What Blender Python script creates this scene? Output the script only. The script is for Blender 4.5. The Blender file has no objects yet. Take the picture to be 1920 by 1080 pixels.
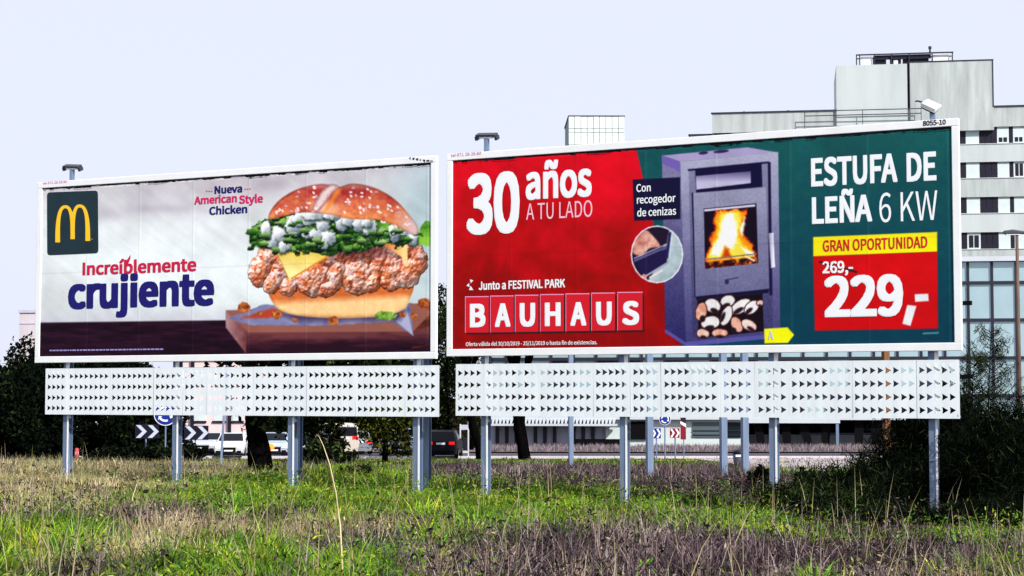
import bpy, bmesh, math, random
import numpy as np
from mathutils import Matrix, Vector

# ------------------------------------------------------------------ camera, sky, sun, exposure
SC = bpy.context.scene
F, PITCH, EYE = 3322.0, 0.0603, 1.6            # focal length in photo pixels (1920 wide), upward pitch, eye height
cam_d = bpy.data.cameras.new('camera'); cam = bpy.data.objects.new('camera', cam_d)
SC.collection.objects.link(cam); SC.camera = cam
cam_d.sensor_width = 36.0; cam_d.lens = 36.0 * F / 1920.0; cam_d.clip_start = 0.1; cam_d.clip_end = 3000
cam.location = (0, 0, EYE); cam.rotation_euler = (math.pi / 2 + PITCH, 0, 0)

SUN_EL = math.radians(38); SUN_H = (0.62, -0.785)
w = bpy.data.worlds.new('World'); SC.world = w; w.use_nodes = True
nt = w.node_tree; nt.nodes.clear()
sky = nt.nodes.new('ShaderNodeTexSky'); sky.sky_type = 'NISHITA'; sky.sun_disc = False
sky.sun_elevation = SUN_EL; sky.sun_rotation = math.atan2(SUN_H[0], SUN_H[1]); sky.dust_density = 3.0
b1 = nt.nodes.new('ShaderNodeBackground'); b1.inputs[1].default_value = 0.08
b2 = nt.nodes.new('ShaderNodeBackground'); b2.inputs[0].default_value = (0.800, 0.845, 1.0, 1); b2.inputs[1].default_value = 0.845
mx = nt.nodes.new('ShaderNodeMixShader'); mx.inputs[0].default_value = 0.92          # thin bright veil of cloud over the sky
wo = nt.nodes.new('ShaderNodeOutputWorld')
nt.links.new(sky.outputs[0], b1.inputs[0]); nt.links.new(b1.outputs[0], mx.inputs[1])
nt.links.new(b2.outputs[0], mx.inputs[2]); nt.links.new(mx.outputs[0], wo.inputs[0])
sd = bpy.data.lights.new('sun', 'SUN'); sd.energy = 4.7; sd.angle = math.radians(0.6); sd.color = (1.0, 0.955, 0.89)
sun = bpy.data.objects.new('sun', sd); SC.collection.objects.link(sun)
to_sun = Vector((SUN_H[0] * math.cos(SUN_EL), SUN_H[1] * math.cos(SUN_EL), math.sin(SUN_EL)))
sun.rotation_euler = to_sun.to_track_quat('Z', 'Y').to_euler(); sun.location = (30, -30, 40)
SC.view_settings.view_transform = 'Standard'; SC.view_settings.look = 'None'
SC.view_settings.exposure = 0.35; SC.view_settings.gamma = 1.0; SC.view_settings.use_curve_mapping = False

rng = np.random.default_rng(11); random.seed(5)
COL = SC.collection

# ------------------------------------------------------------------ helpers
def lin(c):
    c = np.asarray(c, float) / 255.0
    return np.where(c <= 0.04045, c / 12.92, ((c + 0.055) / 1.055) ** 2.4)
def ray(px, py):
    u, v = (px - 960) / F, (540 - py) / F
    c, s = math.cos(PITCH), math.sin(PITCH)
    return Vector((u, c - v * s, s + v * c))
def P(px, py, y):                                       # world point on the sight line at ground distance y
    d = ray(px, py); k = y / d.y
    return Vector((d.x * k, y, EYE + d.z * k))
def gz(x, y):                                           # terrain height
    x = np.asarray(x, float); y = np.asarray(y, float)
    fade = np.clip((75 - y) / 40, 0, 1); fade = fade * fade * (3 - 2 * fade)
    zb = 1.62 + 0.021 * np.clip(x, -14, 14) * fade + 0.028 * np.clip(y - 29, 0, 75)
    bump = 0.035 * np.sin(x * 1.3 + y * .7) * np.sin(y * .9 - x * .4) * np.clip((70 - y) / 40, 0, 1)
    return EYE - zb + bump
def G(px, y): # point on the ground at image column px and distance y
    x = (px - 960) / F * y * 1.0
    return Vector((x, y, float(gz(x, y))))

def tag(o, label=None, cat=None, group=None, kind=None):
    if label: o['label'] = label
    if cat: o['category'] = cat
    if group: o['group'] = group
    if kind: o['kind'] = kind
    return o
def empty(name, loc=(0, 0, 0), rz=0.0, parent=None):
    o = bpy.data.objects.new(name, None); COL.objects.link(o); o.empty_display_size = .2
    o.location = loc; o.rotation_euler = (0, 0, rz); o.parent = parent
    return o
def link(name, me, mat=None, parent=None):
    o = bpy.data.objects.new(name, me); COL.objects.link(o); o.parent = parent
    if mat is not None and not me.materials: me.materials.append(mat)
    return o

class MB:
    def __init__(s): s.v = []; s.f = []
    def add(s, vs, fs):
        n = len(s.v); s.v += [tuple(a) for a in vs]; s.f += [tuple(i + n for i in f) for f in fs]; return s
    def box(s, x0, x1, y0, y1, z0, z1):
        return s.add([(x0,y0,z0),(x1,y0,z0),(x1,y1,z0),(x0,y1,z0),(x0,y0,z1),(x1,y0,z1),(x1,y1,z1),(x0,y1,z1)],
                     [(0,3,2,1),(4,5,6,7),(0,1,5,4),(1,2,6,5),(2,3,7,6),(3,0,4,7)])
    def tube(s, pts, r, n=8, cap=True):
        pts = [Vector(p) for p in pts]; rs = r if hasattr(r, '__len__') else [r] * len(pts)
        base = len(s.v)
        for i, p in enumerate(pts):
            d = (pts[min(i + 1, len(pts) - 1)] - pts[max(i - 1, 0)]).normalized()
            a = d.orthogonal() if abs(d.z) < .99 else Vector((1, 0, 0))
            if abs(d.z) < .99: a = d.cross(Vector((0, 0, 1))).normalized()
            a.normalize(); b = d.cross(a)
            for k in range(n):
                t = 2 * math.pi * k / n
                s.v.append(tuple(p + (a * math.cos(t) + b * math.sin(t)) * rs[i]))
        for i in range(len(pts) - 1):
            for k in range(n):
                a0 = base + i * n + k; a1 = base + i * n + (k + 1) % n
                s.f.append((a0, a1, a1 + n, a0 + n))
        if cap:
            s.f.append(tuple(base + k for k in range(n))[::-1]); e = base + (len(pts) - 1) * n
            s.f.append(tuple(e + k for k in range(n)))
        return s
    def prism(s, poly, y0, y1):                         # polygon in x,z extruded along y
        n = len(poly)
        vs = [(x, y0, z) for x, z in poly] + [(x, y1, z) for x, z in poly]
        fs = [tuple(range(n)), tuple(range(2 * n - 1, n - 1, -1))] + [(i, i + n, (i + 1) % n + n, (i + 1) % n) for i in range(n)]
        return s.add(vs, fs)
    def mesh(s, name, smooth=False):
        me = bpy.data.meshes.new(name); me.from_pydata(s.v, [], s.f); me.update()
        bm = bmesh.new(); bm.from_mesh(me); bmesh.ops.recalc_face_normals(bm, faces=bm.faces); bm.to_mesh(me); bm.free()
        if smooth: me.polygons.foreach_set('use_smooth', [True] * len(me.polygons))
        return me
    def obj(s, name, mat, parent=None, smooth=False, bevel=0):
        o = link(name, s.mesh(name, smooth), mat, parent)
        if bevel:
            m = o.modifiers.new('edge', 'BEVEL'); m.width = bevel; m.segments = 2; m.limit_method = 'ANGLE'
        return o

def np_mesh(name, V, faces, cols=None):
    """V (n,3); faces list of (m,k) int arrays; cols (n,3) linear"""
    me = bpy.data.meshes.new(name)
    me.vertices.add(len(V)); me.vertices.foreach_set('co', np.ascontiguousarray(V, np.float32).ravel())
    loops = np.concatenate([f.ravel() for f in faces]).astype(np.int32)
    tot = np.concatenate([np.full(len(f), f.shape[1], np.int32) for f in faces])
    start = np.concatenate([[0], np.cumsum(tot)[:-1]]).astype(np.int32)
    me.loops.add(len(loops)); me.loops.foreach_set('vertex_index', loops)
    me.polygons.add(len(tot)); me.polygons.foreach_set('loop_start', start)
    me.update(calc_edges=True)
    if cols is not None:
        a = me.color_attributes.new('Col', 'FLOAT_COLOR', 'POINT')
        c4 = np.ones((len(V), 4), np.float32); c4[:, :3] = cols
        a.data.foreach_set('color', c4.ravel())
    return me

# ------------------------------------------------------------------ materials
MATS = {}
def mat(name, rgb, rough=.7, metal=0.0, var=0.0, scale=8.0, bump=0.0, srgb=True, spec=.3, streak=False, var2=None, emit=0):
    if name in MATS: return MATS[name]
    m = bpy.data.materials.new(name); m.use_nodes = True; nt = m.node_tree; N = nt.nodes; L = nt.links
    bs = N['Principled BSDF']; c = lin(rgb) if srgb else np.array(rgb, float)
    bs.inputs['Base Color'].default_value = (*c, 1); bs.inputs['Roughness'].default_value = rough
    bs.inputs['Metallic'].default_value = metal; bs.inputs['Specular IOR Level'].default_value = spec
    if var > 0:
        tc = N.new('ShaderNodeTexCoord'); mp = N.new('ShaderNodeMapping'); nz = N.new('ShaderNodeTexNoise')
        mp.inputs['Scale'].default_value = (1, 1, .12) if streak else (1, 1, 1)
        nz.inputs['Scale'].default_value = scale; nz.inputs['Detail'].default_value = 6; nz.inputs['Roughness'].default_value = .65
        cr = N.new('ShaderNodeValToRGB'); cr.color_ramp.elements[0].position = .32; cr.color_ramp.elements[1].position = .7
        c2 = (lin(var2) if var2 is not None else np.clip(c * (1 - var), 0, 1)); c3 = np.clip(c * (1 + var * .6), 0, .9)
        cr.color_ramp.elements[0].color = (*c2, 1); cr.color_ramp.elements[1].color = (*c3, 1)
        L.new(tc.outputs['Object'], mp.inputs[0]); L.new(mp.outputs[0], nz.inputs['Vector']); L.new(nz.outputs[0], cr.inputs[0])
        L.new(cr.outputs[0], bs.inputs['Base Color'])
        if bump:
            bp = N.new('ShaderNodeBump'); bp.inputs['Strength'].default_value = bump; bp.inputs['Distance'].default_value = .02
            L.new(nz.outputs[0], bp.inputs['Height']); L.new(bp.outputs[0], bs.inputs['Normal'])
    if emit:
        bs.inputs['Emission Color'].default_value = (*c, 1); bs.inputs['Emission Strength'].default_value = emit
    MATS[name] = m; return m
def attr_mat(name, rough=.8, trans=0.0, spec=.2, grain=0.0):
    m = bpy.data.materials.new(name); m.use_nodes = True; nt = m.node_tree; N = nt.nodes; L = nt.links
    bs = N['Principled BSDF']; bs.inputs['Roughness'].default_value = rough; bs.inputs['Specular IOR Level'].default_value = spec
    at = N.new('ShaderNodeAttribute'); at.attribute_name = 'Col'
    src = at.outputs['Color']
    if grain:
        tc = N.new('ShaderNodeTexCoord'); nz = N.new('ShaderNodeTexNoise'); nz.inputs['Scale'].default_value = 45; nz.inputs['Detail'].default_value = 4
        mr = N.new('ShaderNodeMapRange'); mr.inputs[1].default_value = .25; mr.inputs[2].default_value = .75
        mr.inputs[3].default_value = 1 - grain; mr.inputs[4].default_value = 1 + grain
        mm = N.new('ShaderNodeMix'); mm.data_type = 'RGBA'; mm.blend_type = 'MULTIPLY'; mm.inputs[0].default_value = 1
        L.new(tc.outputs['Object'], nz.inputs['Vector']); L.new(nz.outputs[0], mr.inputs[0])
        L.new(src, mm.inputs[6]); L.new(mr.outputs[0], mm.inputs[7]); src = mm.outputs[2]
        # the sheet is not dead flat
        n2 = N.new('ShaderNodeTexNoise'); n2.inputs['Scale'].default_value = 1.6; bp = N.new('ShaderNodeBump')
        bp.inputs['Strength'].default_value = .35; bp.inputs['Distance'].default_value = .02
        L.new(tc.outputs['Object'], n2.inputs['Vector']); L.new(n2.outputs[0], bp.inputs['Height']); L.new(bp.outputs[0], bs.inputs['Normal'])
    L.new(src, bs.inputs['Base Color'])
    if trans:
        tr = N.new('ShaderNodeBsdfTranslucent'); mxs = N.new('ShaderNodeMixShader'); mxs.inputs[0].default_value = trans
        L.new(src, tr.inputs[0]); L.new(bs.outputs[0], mxs.inputs[1]); L.new(tr.outputs[0], mxs.inputs[2])
        L.new(mxs.outputs[0], N['Material Output'].inputs[0])
    MATS[name] = m; return m

M_frame = mat('white_paint', (236, 238, 238), .45, var=.06, scale=3, spec=.4)
M_sheet = mat('pale_sheet', (228, 236, 240), .5, var=.09, scale=7, spec=.4, streak=True)
M_lilac0 = mat('torn_paper', (140, 150, 168), .8)
M_dark = mat('dark_backing', (28, 24, 40), .8)
M_galv = mat('galvanised_steel', (116, 134, 162), .45, metal=.2, var=.25, scale=10, spec=.5, streak=True)
M_steel = mat('dull_steel', (70, 74, 84), .5, metal=.4, var=.2, scale=14)
M_black = mat('black_paint', (12, 12, 16), .7, spec=.05)
M_bark = mat('bark', (9, 8, 9), .95, var=.5, scale=7, bump=.8, streak=True, spec=0)
M_foliage = attr_mat('foliage', .9, .06, 0.0)
M_grass = attr_mat('grass_blades', .8, .25, .05)
M_poster = attr_mat('printed_sheet', .6, 0, .12, grain=.05)

# ------------------------------------------------------------------ terrain, road
def terrain():
    ys = np.concatenate([np.arange(-30, 0, 5.), np.arange(0, 60, .8), np.arange(60, 130, 2.), np.array([140, 160, 200, 260, 400, 700, 1500.])])
    xs = np.concatenate([np.array([-900, -400, -200, -120, -80.]), np.arange(-60, -20, 4), np.arange(-20, 20, .8), np.arange(20, 60, 4), np.array([60, 80, 120, 200, 400, 900.])])
    X, Y = np.meshgrid(xs, ys); V = np.stack([X, Y, gz(X, Y)], -1).reshape(-1, 3)
    nx = len(xs); i = np.arange((len(ys) - 1) * (nx - 1)); r, c = divmod(i, nx - 1); a = r * nx + c
    return np_mesh('ground', V, [np.stack([a, a + 1, a + nx + 1, a + nx], 1)])
M_soil = mat('soil', (40, 36, 22), .95, var=.5, scale=.9, bump=.6, var2=(34, 24, 20), spec=0)
g = link('ground', terrain(), M_soil); tag(g, 'rough grassy ground sloping down behind the billboards', kind='structure')
g.data.polygons.foreach_set('use_smooth', [True] * len(g.data.polygons))

ZR = float(gz(0, 110))
def strip(name, x0, x1, y0, y1, z, m, label):
    o = MB().add([(x0, y0, z), (x1, y0, z), (x1, y1, z), (x0, y1, z)], [(0, 1, 2, 3)]).obj(name, m)
    return tag(o, label, kind='structure')
M_asph = mat('asphalt', (74, 72, 80), .9, var=.2, scale=2)
M_pave = mat('pale_paving', (172, 158, 168), .85, var=.18, scale=.6)
strip('road', -150, 150, 104.4, 114, ZR + .006, M_asph, 'grey asphalt road crossing behind the field')
kb = MB(); x = -150
kerb = empty('kerb', (0, 104.2, ZR)); tag(kerb, 'pale kerb along the near edge of the road', kind='structure')
M_kerb = mat('kerb_stone', (200, 192, 198), .8, var=.1, scale=2)
kme = MB().box(0, 2.97, -.12, .12, -.1, .15).mesh('kerb_stone')
for k in range(30):
    o = link('kerb_stone', kme, M_kerb, kerb); o.location = (-45 + k * 3.0, 0, 0)
# pale paved strip on the right that comes up towards the billboards, laid on the slope
def paved():
    rows = [(103.9, 1290, 2100), (95, 1310, 2100), (86, 1335, 2100), (78, 1360, 2100), (70, 1385, 2100), (64, 1400, 2100), (59, 1430, 2100)]
    V = []; 
    for y, a, b in rows:
        for k in range(13):
            xx = ((a + (b - a) * k / 12) - 960) / F * y; V.append((xx, y, float(gz(xx, y)) + .03))
    fs = [(r * 13 + k, r * 13 + k + 1, (r + 1) * 13 + k + 1, (r + 1) * 13 + k) for r in range(6) for k in range(12)]
    o = MB().add(V, fs).obj('pavement', M_pave); tag(o, 'pale paved strip leading down to the road', kind='structure')
paved()
strip('verge', -150, 150, 114.0, 121.5, ZR + .09, mat('verge_soil', (120, 104, 108), .95, var=.3, scale=1.5), 'dry verge on the far side of the road')

# ------------------------------------------------------------------ a plane standing in the world, addressed by what one sees of it
class Face:
    def __init__(s, org, yaw): s.o = Vector(org); s.yaw = yaw; s.a = Vector((math.cos(yaw), math.sin(yaw), 0)); s.n = Vector((math.sin(yaw), -math.cos(yaw), 0))
    def st(s, px, py):                                   # along, up from origin
        d = ray(px, py); c = Vector((0, 0, EYE)); k = (s.o - c).dot(s.n) / d.dot(s.n); p = c + d * k - s.o
        return p.dot(s.a), p.z
    def uv(s, S, T):                                     # arrays of along, up -> photo pixel
        X = s.o.x + S * s.a.x; Y = s.o.y + S * s.a.y; Z = s.o.z + T - EYE
        c, q = math.cos(PITCH), math.sin(PITCH); d = Y * c + Z * q; u = -Y * q + Z * c
        return 960 + F * X / d, 540 - F * u / d

# ------------------------------------------------------------------ painter for the two printed sheets (photo-pixel coordinates)
def vn(u, v, sc, seed=0):
    u = u / sc; v = v / sc; i = np.floor(u).astype(np.int64); j = np.floor(v).astype(np.int64); a = u - i; b = v - j
    a = a * a * (3 - 2 * a); b = b * b * (3 - 2 * b)
    def h(i, j):
        n = (i * 374761393 + j * 668265263 + seed * 974711) & 0x7fffffff; n = ((n ^ (n >> 13)) * 1274126177) & 0x7fffffff
        return ((n ^ (n >> 16)) & 0xffff) / 65535.0
    return (h(i, j) * (1 - a) + h(i + 1, j) * a) * (1 - b) + (h(i, j + 1) * (1 - a) + h(i + 1, j + 1) * a) * b
def fbm(u, v, sc, seed=0): return vn(u, v, sc, seed) * .5 + vn(u, v, sc / 2, seed + 1) * .3 + vn(u, v, sc / 4, seed + 2) * .2
def smooth_poly(p, n=5):
    p = np.array(p, float); k = len(p); out = []
    for i in range(k):
        a, b, c, d = p[i - 1], p[i], p[(i + 1) % k], p[(i + 2) % k]
        for t in np.linspace(0, 1, n, endpoint=False):
            out.append(.5 * (2 * b + (c - a) * t + (2 * a - 5 * b + 4 * c - d) * t * t + (3 * b - a - 3 * c + d) * t ** 3))
    return np.array(out)
class Paint:
    def __init__(s, U, V): s.U = U; s.V = V; s.C = np.zeros(U.shape + (3,))
    def fill(s, col): s.C[:] = col
    def mask(s, poly, soft=1.0, wob=0, wsc=8, seed=0):
        p = np.array(poly, float); lo = p.min(0) - 4 - wob; hi = p.max(0) + 4 + wob
        sel = (s.U > lo[0]) & (s.U < hi[0]) & (s.V > lo[1]) & (s.V < hi[1]); u = s.U[sel]; v = s.V[sel]
        if wob:
            u = u + (fbm(u, v, wsc, seed) - .5) * 2 * wob; v = v + (fbm(u, v, wsc, seed + 9) - .5) * 2 * wob
        ins = np.zeros(u.shape, bool); dist = np.full(u.shape, 1e9)
        for i in range(len(p)):
            a, b = p[i - 1], p[i]; e = b - a; l2 = max(e @ e, 1e-9)
            t = np.clip(((u - a[0]) * e[0] + (v - a[1]) * e[1]) / l2, 0, 1)
            dist = np.minimum(dist, np.hypot(u - a[0] - t * e[0], v - a[1] - t * e[1]))
            cr = (a[1] > v) != (b[1] > v)
            with np.errstate(divide='ignore', invalid='ignore'):
                ins ^= cr & (u < (b[0] - a[0]) * (v - a[1]) / (b[1] - a[1] + 1e-12) + a[0])
        sdv = np.where(ins, dist, -dist); m = np.clip(sdv / soft * .5 + .5, 0, 1)
        return sel, m, s.U[sel], s.V[sel], sdv
    def blend(s, sel, m, col): s.C[sel] = s.C[sel] * (1 - m[:, None]) + np.asarray(col) * m[:, None]
    def poly(s, poly, col, soft=1.0, curve=False, wob=0, wsc=8, seed=0, alpha=1.0):
        if curve: poly = smooth_poly(poly)
        sel, m, u, v, d = s.mask(poly, soft, wob, wsc, seed)
        c = col(u, v, d) if callable(col) else np.array(col, float)
        s.blend(sel, m * alpha, c)
    def ell(s, x, y, rx, ry, col, rot=0, soft=1.0, alpha=1.0, wob=0, seed=0):
        t = np.linspace(0, 2 * np.pi, 20, endpoint=False); c, q = math.cos(rot), math.sin(rot)
        s.poly(np.stack([x + rx * np.cos(t) * c - ry * np.sin(t) * q, y + rx * np.cos(t) * q + ry * np.sin(t) * c], 1), col, soft, False, wob, 6, seed, alpha)
    def line(s, a, b, wd, col, soft=1.0, alpha=1.0):
        a = np.array(a, float); b = np.array(b, float); e = (b - a) / np.linalg.norm(b - a); n = np.array([-e[1], e[0]]) * wd / 2
        s.poly([a + n, b + n, b - n, a - n], col, soft, alpha=alpha)
A3 = lambda *c: np.array(c, float)
def mixc(a, b, t): t = np.clip(t, 0, 1)[..., None]; return np.asarray(a) * (1 - t) + np.asarray(b) * t

def worley(u, v, sc, seed=0):
    r = np.random.default_rng(seed); lo = np.array([u.min(), v.min()]) - sc * 2; hi = np.array([u.max(), v.max()]) + sc * 2
    nx = int((hi[0] - lo[0]) / sc) + 1; ny = int((hi[1] - lo[1]) / sc) + 1
    f1 = np.full(u.shape, 1e9); f2 = f1.copy(); ox = np.zeros(u.shape); oy = np.zeros(u.shape)
    for i in range(nx):
        for j in range(ny):
            cx, cy = lo + (np.array([i, j]) + r.random(2)) * sc; d = np.hypot(u - cx, v - cy)
            f2 = np.where(d < f1, f1, np.minimum(f2, d)); k = d < f1
            ox = np.where(k, u - cx, ox); oy = np.where(k, v - cy, oy); f1 = np.where(k, d, f1)
    return f1 / sc, f2 / sc, ox / sc, oy / sc

def paint_burger(p):
    U, V = p.U, p.V
    n1 = fbm(U, V, 90, 3); n2 = fbm(U, V, 30, 8)
    base = mixc(A3(214, 221, 220), A3(188, 178, 186), np.clip((420 - V) / 110, 0, 1) * .75 + (n1 - .5) * .9)
    base = mixc(base, A3(236, 244, 246), np.exp(-((U - 330) / 170) ** 2 - ((V - 500) / 70) ** 2) * .8)
    base = mixc(base, A3(150, 178, 186), np.exp(-((U - 800) / 60) ** 2 - ((V - 420) / 190) ** 2) * .6)
    base = mixc(base, A3(178, 176, 196), np.clip((V - 570) / 45, 0, 1) * .55)
    base = mixc(base, A3(176, 168, 180), np.exp(-((U - 205) / 40) ** 2 - ((V - 402) / 12) ** 2) * .5)
    base = mixc(base, A3(160, 150, 164), np.exp(-((U - 515) / 30) ** 2 - ((V - 345) / 14) ** 2) * .6)
    base = mixc(base, A3(178, 170, 182), np.exp(-((U - 300) / 90) ** 2 - ((V - 392) / 9) ** 2) * .5)
    p.C[:] = base + (n2[..., None] - .5) * 14
    wood = lambda u, v, d: mixc(A3(26, 6, 26), A3(66, 32, 54), fbm(u * .15, v, 6, 2) * 1.2 - .2)
    tt = lambda x: 605 - (x - 78) * .013
    p.poly([(60, tt(60)), (840, tt(840)), (840, 700), (60, 700)], wood, 1.5)
    X = lambda cx, cy: (410 + cx / 2.634, 280 + cy / 2.634)
    Q = lambda pts: [X(a, b) for a, b in pts]
    warm = lambda u, v, d: mixc(A3(96, 50, 40), A3(170, 92, 48), fbm(u * .2, v, 7, 5))
    p.poly(Q([(930, 770), (1100, 745), (1100, 860), (960, 870)]), warm, 2)
    p.poly(Q([(960, 850), (1100, 830), (1100, 960), (960, 985)]), lambda u, v, d: mixc(A3(52, 22, 34), A3(150, 72, 36), fbm(u * .15, v, 9, 7)), 2)
    # chopping board
    p.poly(Q([(40, 795), (960, 760), (1060, 800), (960, 905), (150, 910), (40, 860)]), A3(150, 96, 84), 1.5)
    p.poly(Q([(40, 800), (150, 905), (140, 1010), (40, 880)]), lambda u, v, d: mixc(A3(196, 160, 164), A3(110, 60, 62), (u - 425) / 50 + fbm(u, v, 12) * .4), 1.5)
    p.poly(Q([(150, 905), (960, 900), (1060, 870), (1060, 965), (640, 1000), (140, 1008)]),
           lambda u, v, d: mixc(A3(112, 62, 66), A3(46, 18, 36), (v - 625) / 26 + (fbm(u * .2, v, 8, 4) - .5) * .9 + (u - 640) / 900), 1.5)
    p.poly(Q([(50, 835), (230, 765), (600, 800), (950, 760), (965, 920), (860, 852), (500, 872), (160, 868)]),
           lambda u, v, d: mixc(A3(150, 152, 186), A3(98, 96, 142), fbm(u, v, 26, 6) * 1.3 - .2), 1.5, wob=2)
    p.poly(Q([(930, 770), (965, 920), (880, 850)]), A3(176, 178, 204), 1.5)
    p.poly(Q([(110, 835), (270, 785), (330, 800), (250, 835)]), A3(176, 70, 44), 3, wob=2)
    p.poly(Q([(280, 810), (940, 790), (900, 845), (400, 850)]), A3(60, 40, 70), 6, alpha=.7)
    # lower bun
    p.poly(Q([(258, 690), (276, 765), (330, 805), (430, 826), (600, 835), (800, 826), (905, 798), (945, 750), (950, 640), (700, 655), (400, 670)]),
           lambda u, v, d: mixc(mixc(A3(206, 110, 56), A3(250, 206, 146), np.clip((v - (560 - (u - 520) * .05)) / 14, 0, 1)), A3(196, 132, 82), np.clip((v - 586) / 16, 0, 1) * .8) * (1 - .16 * np.clip((6 - d) / 6, 0, 1))[:, None]
           + (fbm(u, v, 8, 3)[:, None] - .5) * 26, 1.5, True)
    # crumbed chicken: a relief of lumps, lit from the upper left
    du = (U[0, -1] - U[0, 0]) / (U.shape[1] - 1); dv = (V[-1, 0] - V[0, 0]) / (V.shape[0] - 1)
    lum = [(215, 595, 62, 90, .3), (275, 650, 50, 70, .5), (330, 560, 70, 80, 0), (350, 680, 45, 50, 0), (468, 635, 92, 96, -.2), (590, 610, 48, 92, .1), (690, 620, 88, 104, 0), (430, 545, 90, 60, 0), (560, 530, 100, 60, 0), (700, 520, 110, 60, 0), (800, 560, 60, 110, .2), (860, 590, 85, 112, 0), (940, 600, 60, 90, 0), (985, 550, 50, 84, 0), (900, 510, 90, 50, 0), (255, 530, 70, 60, -.4), (760, 660, 50, 50, 0), (530, 690, 60, 45, 0)]
    i0 = U[0] > 455; sl = (slice(None), i0); u, v = U[sl], V[sl]
    wu = u + (fbm(u, v, 12, 41) - .5) * 9; wv = v + (fbm(u, v, 12, 42) - .5) * 9; Hh = np.zeros(u.shape); idx = np.zeros(u.shape, int)
    for q, (x, y, rx, ry, rot) in enumerate(lum):
        x0, y0 = X(x, y); a, b = wu - x0, wv - y0; c_, s_ = math.cos(rot), math.sin(rot); e = ((a * c_ + b * s_) / (rx / 2.634)) ** 2 + ((-a * s_ + b * c_) / (ry / 2.634)) ** 2
        hq = np.sqrt(np.clip(1 - e, 0, None)) * 17; idx = np.where(hq > Hh, q, idx); Hh = np.maximum(Hh, hq)
    g1, g2, _, _ = worley(wu.ravel(), wv.ravel(), 10, 5); g1 = g1.reshape(u.shape); m = np.clip(Hh / 2.5, 0, 1)
    Hc = Hh + (1 - np.clip(g1, 0, 1)) * 2.6 * m + (fbm(u, v, 8, 44) - .5) * 3.2 * m
    gv, gu = np.gradient(Hc, dv, du); nn = np.sqrt(gu ** 2 + gv ** 2 + 1); sh = np.clip((gu * .45 + gv * .72 + .55) / nn, -.2, 1)
    al = mixc(A3(226, 126, 88), A3(252, 216, 204), fbm(u, v, 13, 46) * 2.6 - .85); al = mixc(al, A3(226, 108, 34), np.clip(fbm(u, v, 12, 47) * 3.4 - 1.8, 0, 1) * .85); al = mixc(al, A3(170, 66, 48), np.clip(vn(u, v, 6, 48) * 3 - 2.0, 0, 1) * .8)
    ch = al * (.54 + .68 * np.clip(sh, 0, 1))[..., None]; ch = mixc(ch, A3(255, 232, 224), np.clip((sh - .5) * 3.0, 0, 1) * np.clip(vn(u, v, 4.5, 49) * 3.2 - 1.1, 0, 1))
    ch = ch * (.40 + .60 * np.clip(Hh / 8, 0, 1))[..., None]; ch = mixc(ch, A3(60, 14, 22), np.exp(-((u - 665) / 90) ** 2 - ((v - 470) / 15) ** 2) * .8); ch = mixc(ch, A3(80, 22, 22), np.clip((v - 548) / 22, 0, 1) * .4)
    p.C[sl] = p.C[sl] * (1 - m[..., None]) + ch * m[..., None]
    # cheese
    p.poly(Q([(288, 500), (560, 505), (545, 530), (365, 642), (350, 640)]), lambda u, v, d: mixc(A3(226, 194, 84), A3(252, 236, 160), (v - 470) / 40 + (fbm(u, v, 20) - .5) * .5), 1.2)
    p.line(X(362, 640), X(548, 525), 3.2, A3(226, 142, 40)); p.line(X(350, 640), X(292, 512), 1.5, A3(196, 150, 60))
    p.poly(Q([(800, 460), (935, 465), (938, 580), (905, 530)]), lambda u, v, d: mixc(A3(214, 120, 56), A3(250, 214, 140), (u - 725) / 32), 1.5)
    # lettuce
    def leaf(u, v, d):
        f1, f2, ox, oy = worley(u, v, 17, 33); t = np.clip(.45 - oy * .9 + (fbm(u, v, 7, 6) - .5) * 1.2, 0, 1)
        c = mixc(A3(10, 34, 16), A3(96, 158, 52), t ** 1.3); c = mixc(c, A3(190, 220, 110), np.clip((t - .8) * 4, 0, 1) * .6)
        c = mixc(c, A3(6, 24, 14), np.clip(.12 - (f2 - f1), 0, 1) / .12 * .7)
        return mixc(c, A3(8, 28, 16), np.clip((v - 462) / 16, 0, 1) * .6)
    p.poly(Q([(150, 440), (175, 380), (240, 350), (330, 325), (450, 315), (600, 320), (800, 340), (900, 380), (985, 410), (1000, 470), (900, 460), (830, 455), (760, 495), (640, 505), (540, 530), (430, 500), (330, 500), (250, 490), (180, 485)]), leaf, 1.5, True, wob=7, wsc=16)
    p.poly(Q([(985, 450), (1000, 390), (1030, 355), (1052, 380), (1050, 470), (1010, 475)]), lambda u, v, d: mixc(A3(60, 120, 30), A3(140, 196, 70), (v - 410) / 40 + (fbm(u, v, 7) - .5)), 1.5, True, wob=2)
    p.poly(Q([(775, 365), (830, 335), (852, 370), (840, 420), (790, 400)]), lambda u, v, d: mixc(A3(30, 90, 24), A3(120, 180, 60), (u - 700) / 30), 1.5, True)
    p.poly(Q([(178, 400), (205, 372), (215, 410), (190, 430)]), A3(120, 170, 70), 1.5, True)
    # ruffles and sauce
    r = np.random.default_rng(8)
    def ruffle(k):
        x = r.uniform(165, 985); lo_, hi_ = (335 if x < 800 else 390), 505 - max(0, x - 600) * .11 - max(0, 260 - x) * .2; y = r.uniform(lo_, hi_)
        if x > 985 - (y - 380) * .0 or (x < 210 and y < 375): return
        x0, y0 = X(x, y); rx, ry = r.uniform(6, 15), r.uniform(3, 7); ro = r.uniform(-.9, .9); hue = r.random(); br = A3(60, 126, 34) * (1 - hue) + A3(176, 206, 130) * hue
        p.ell(x0, y0, rx, ry, lambda u, v, d: mixc(br, A3(10, 36, 16), ((v - y0) / ry + .7) * .75), ro, 1.6, wob=6, seed=k)
    for k in range(110): ruffle(k)
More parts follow.
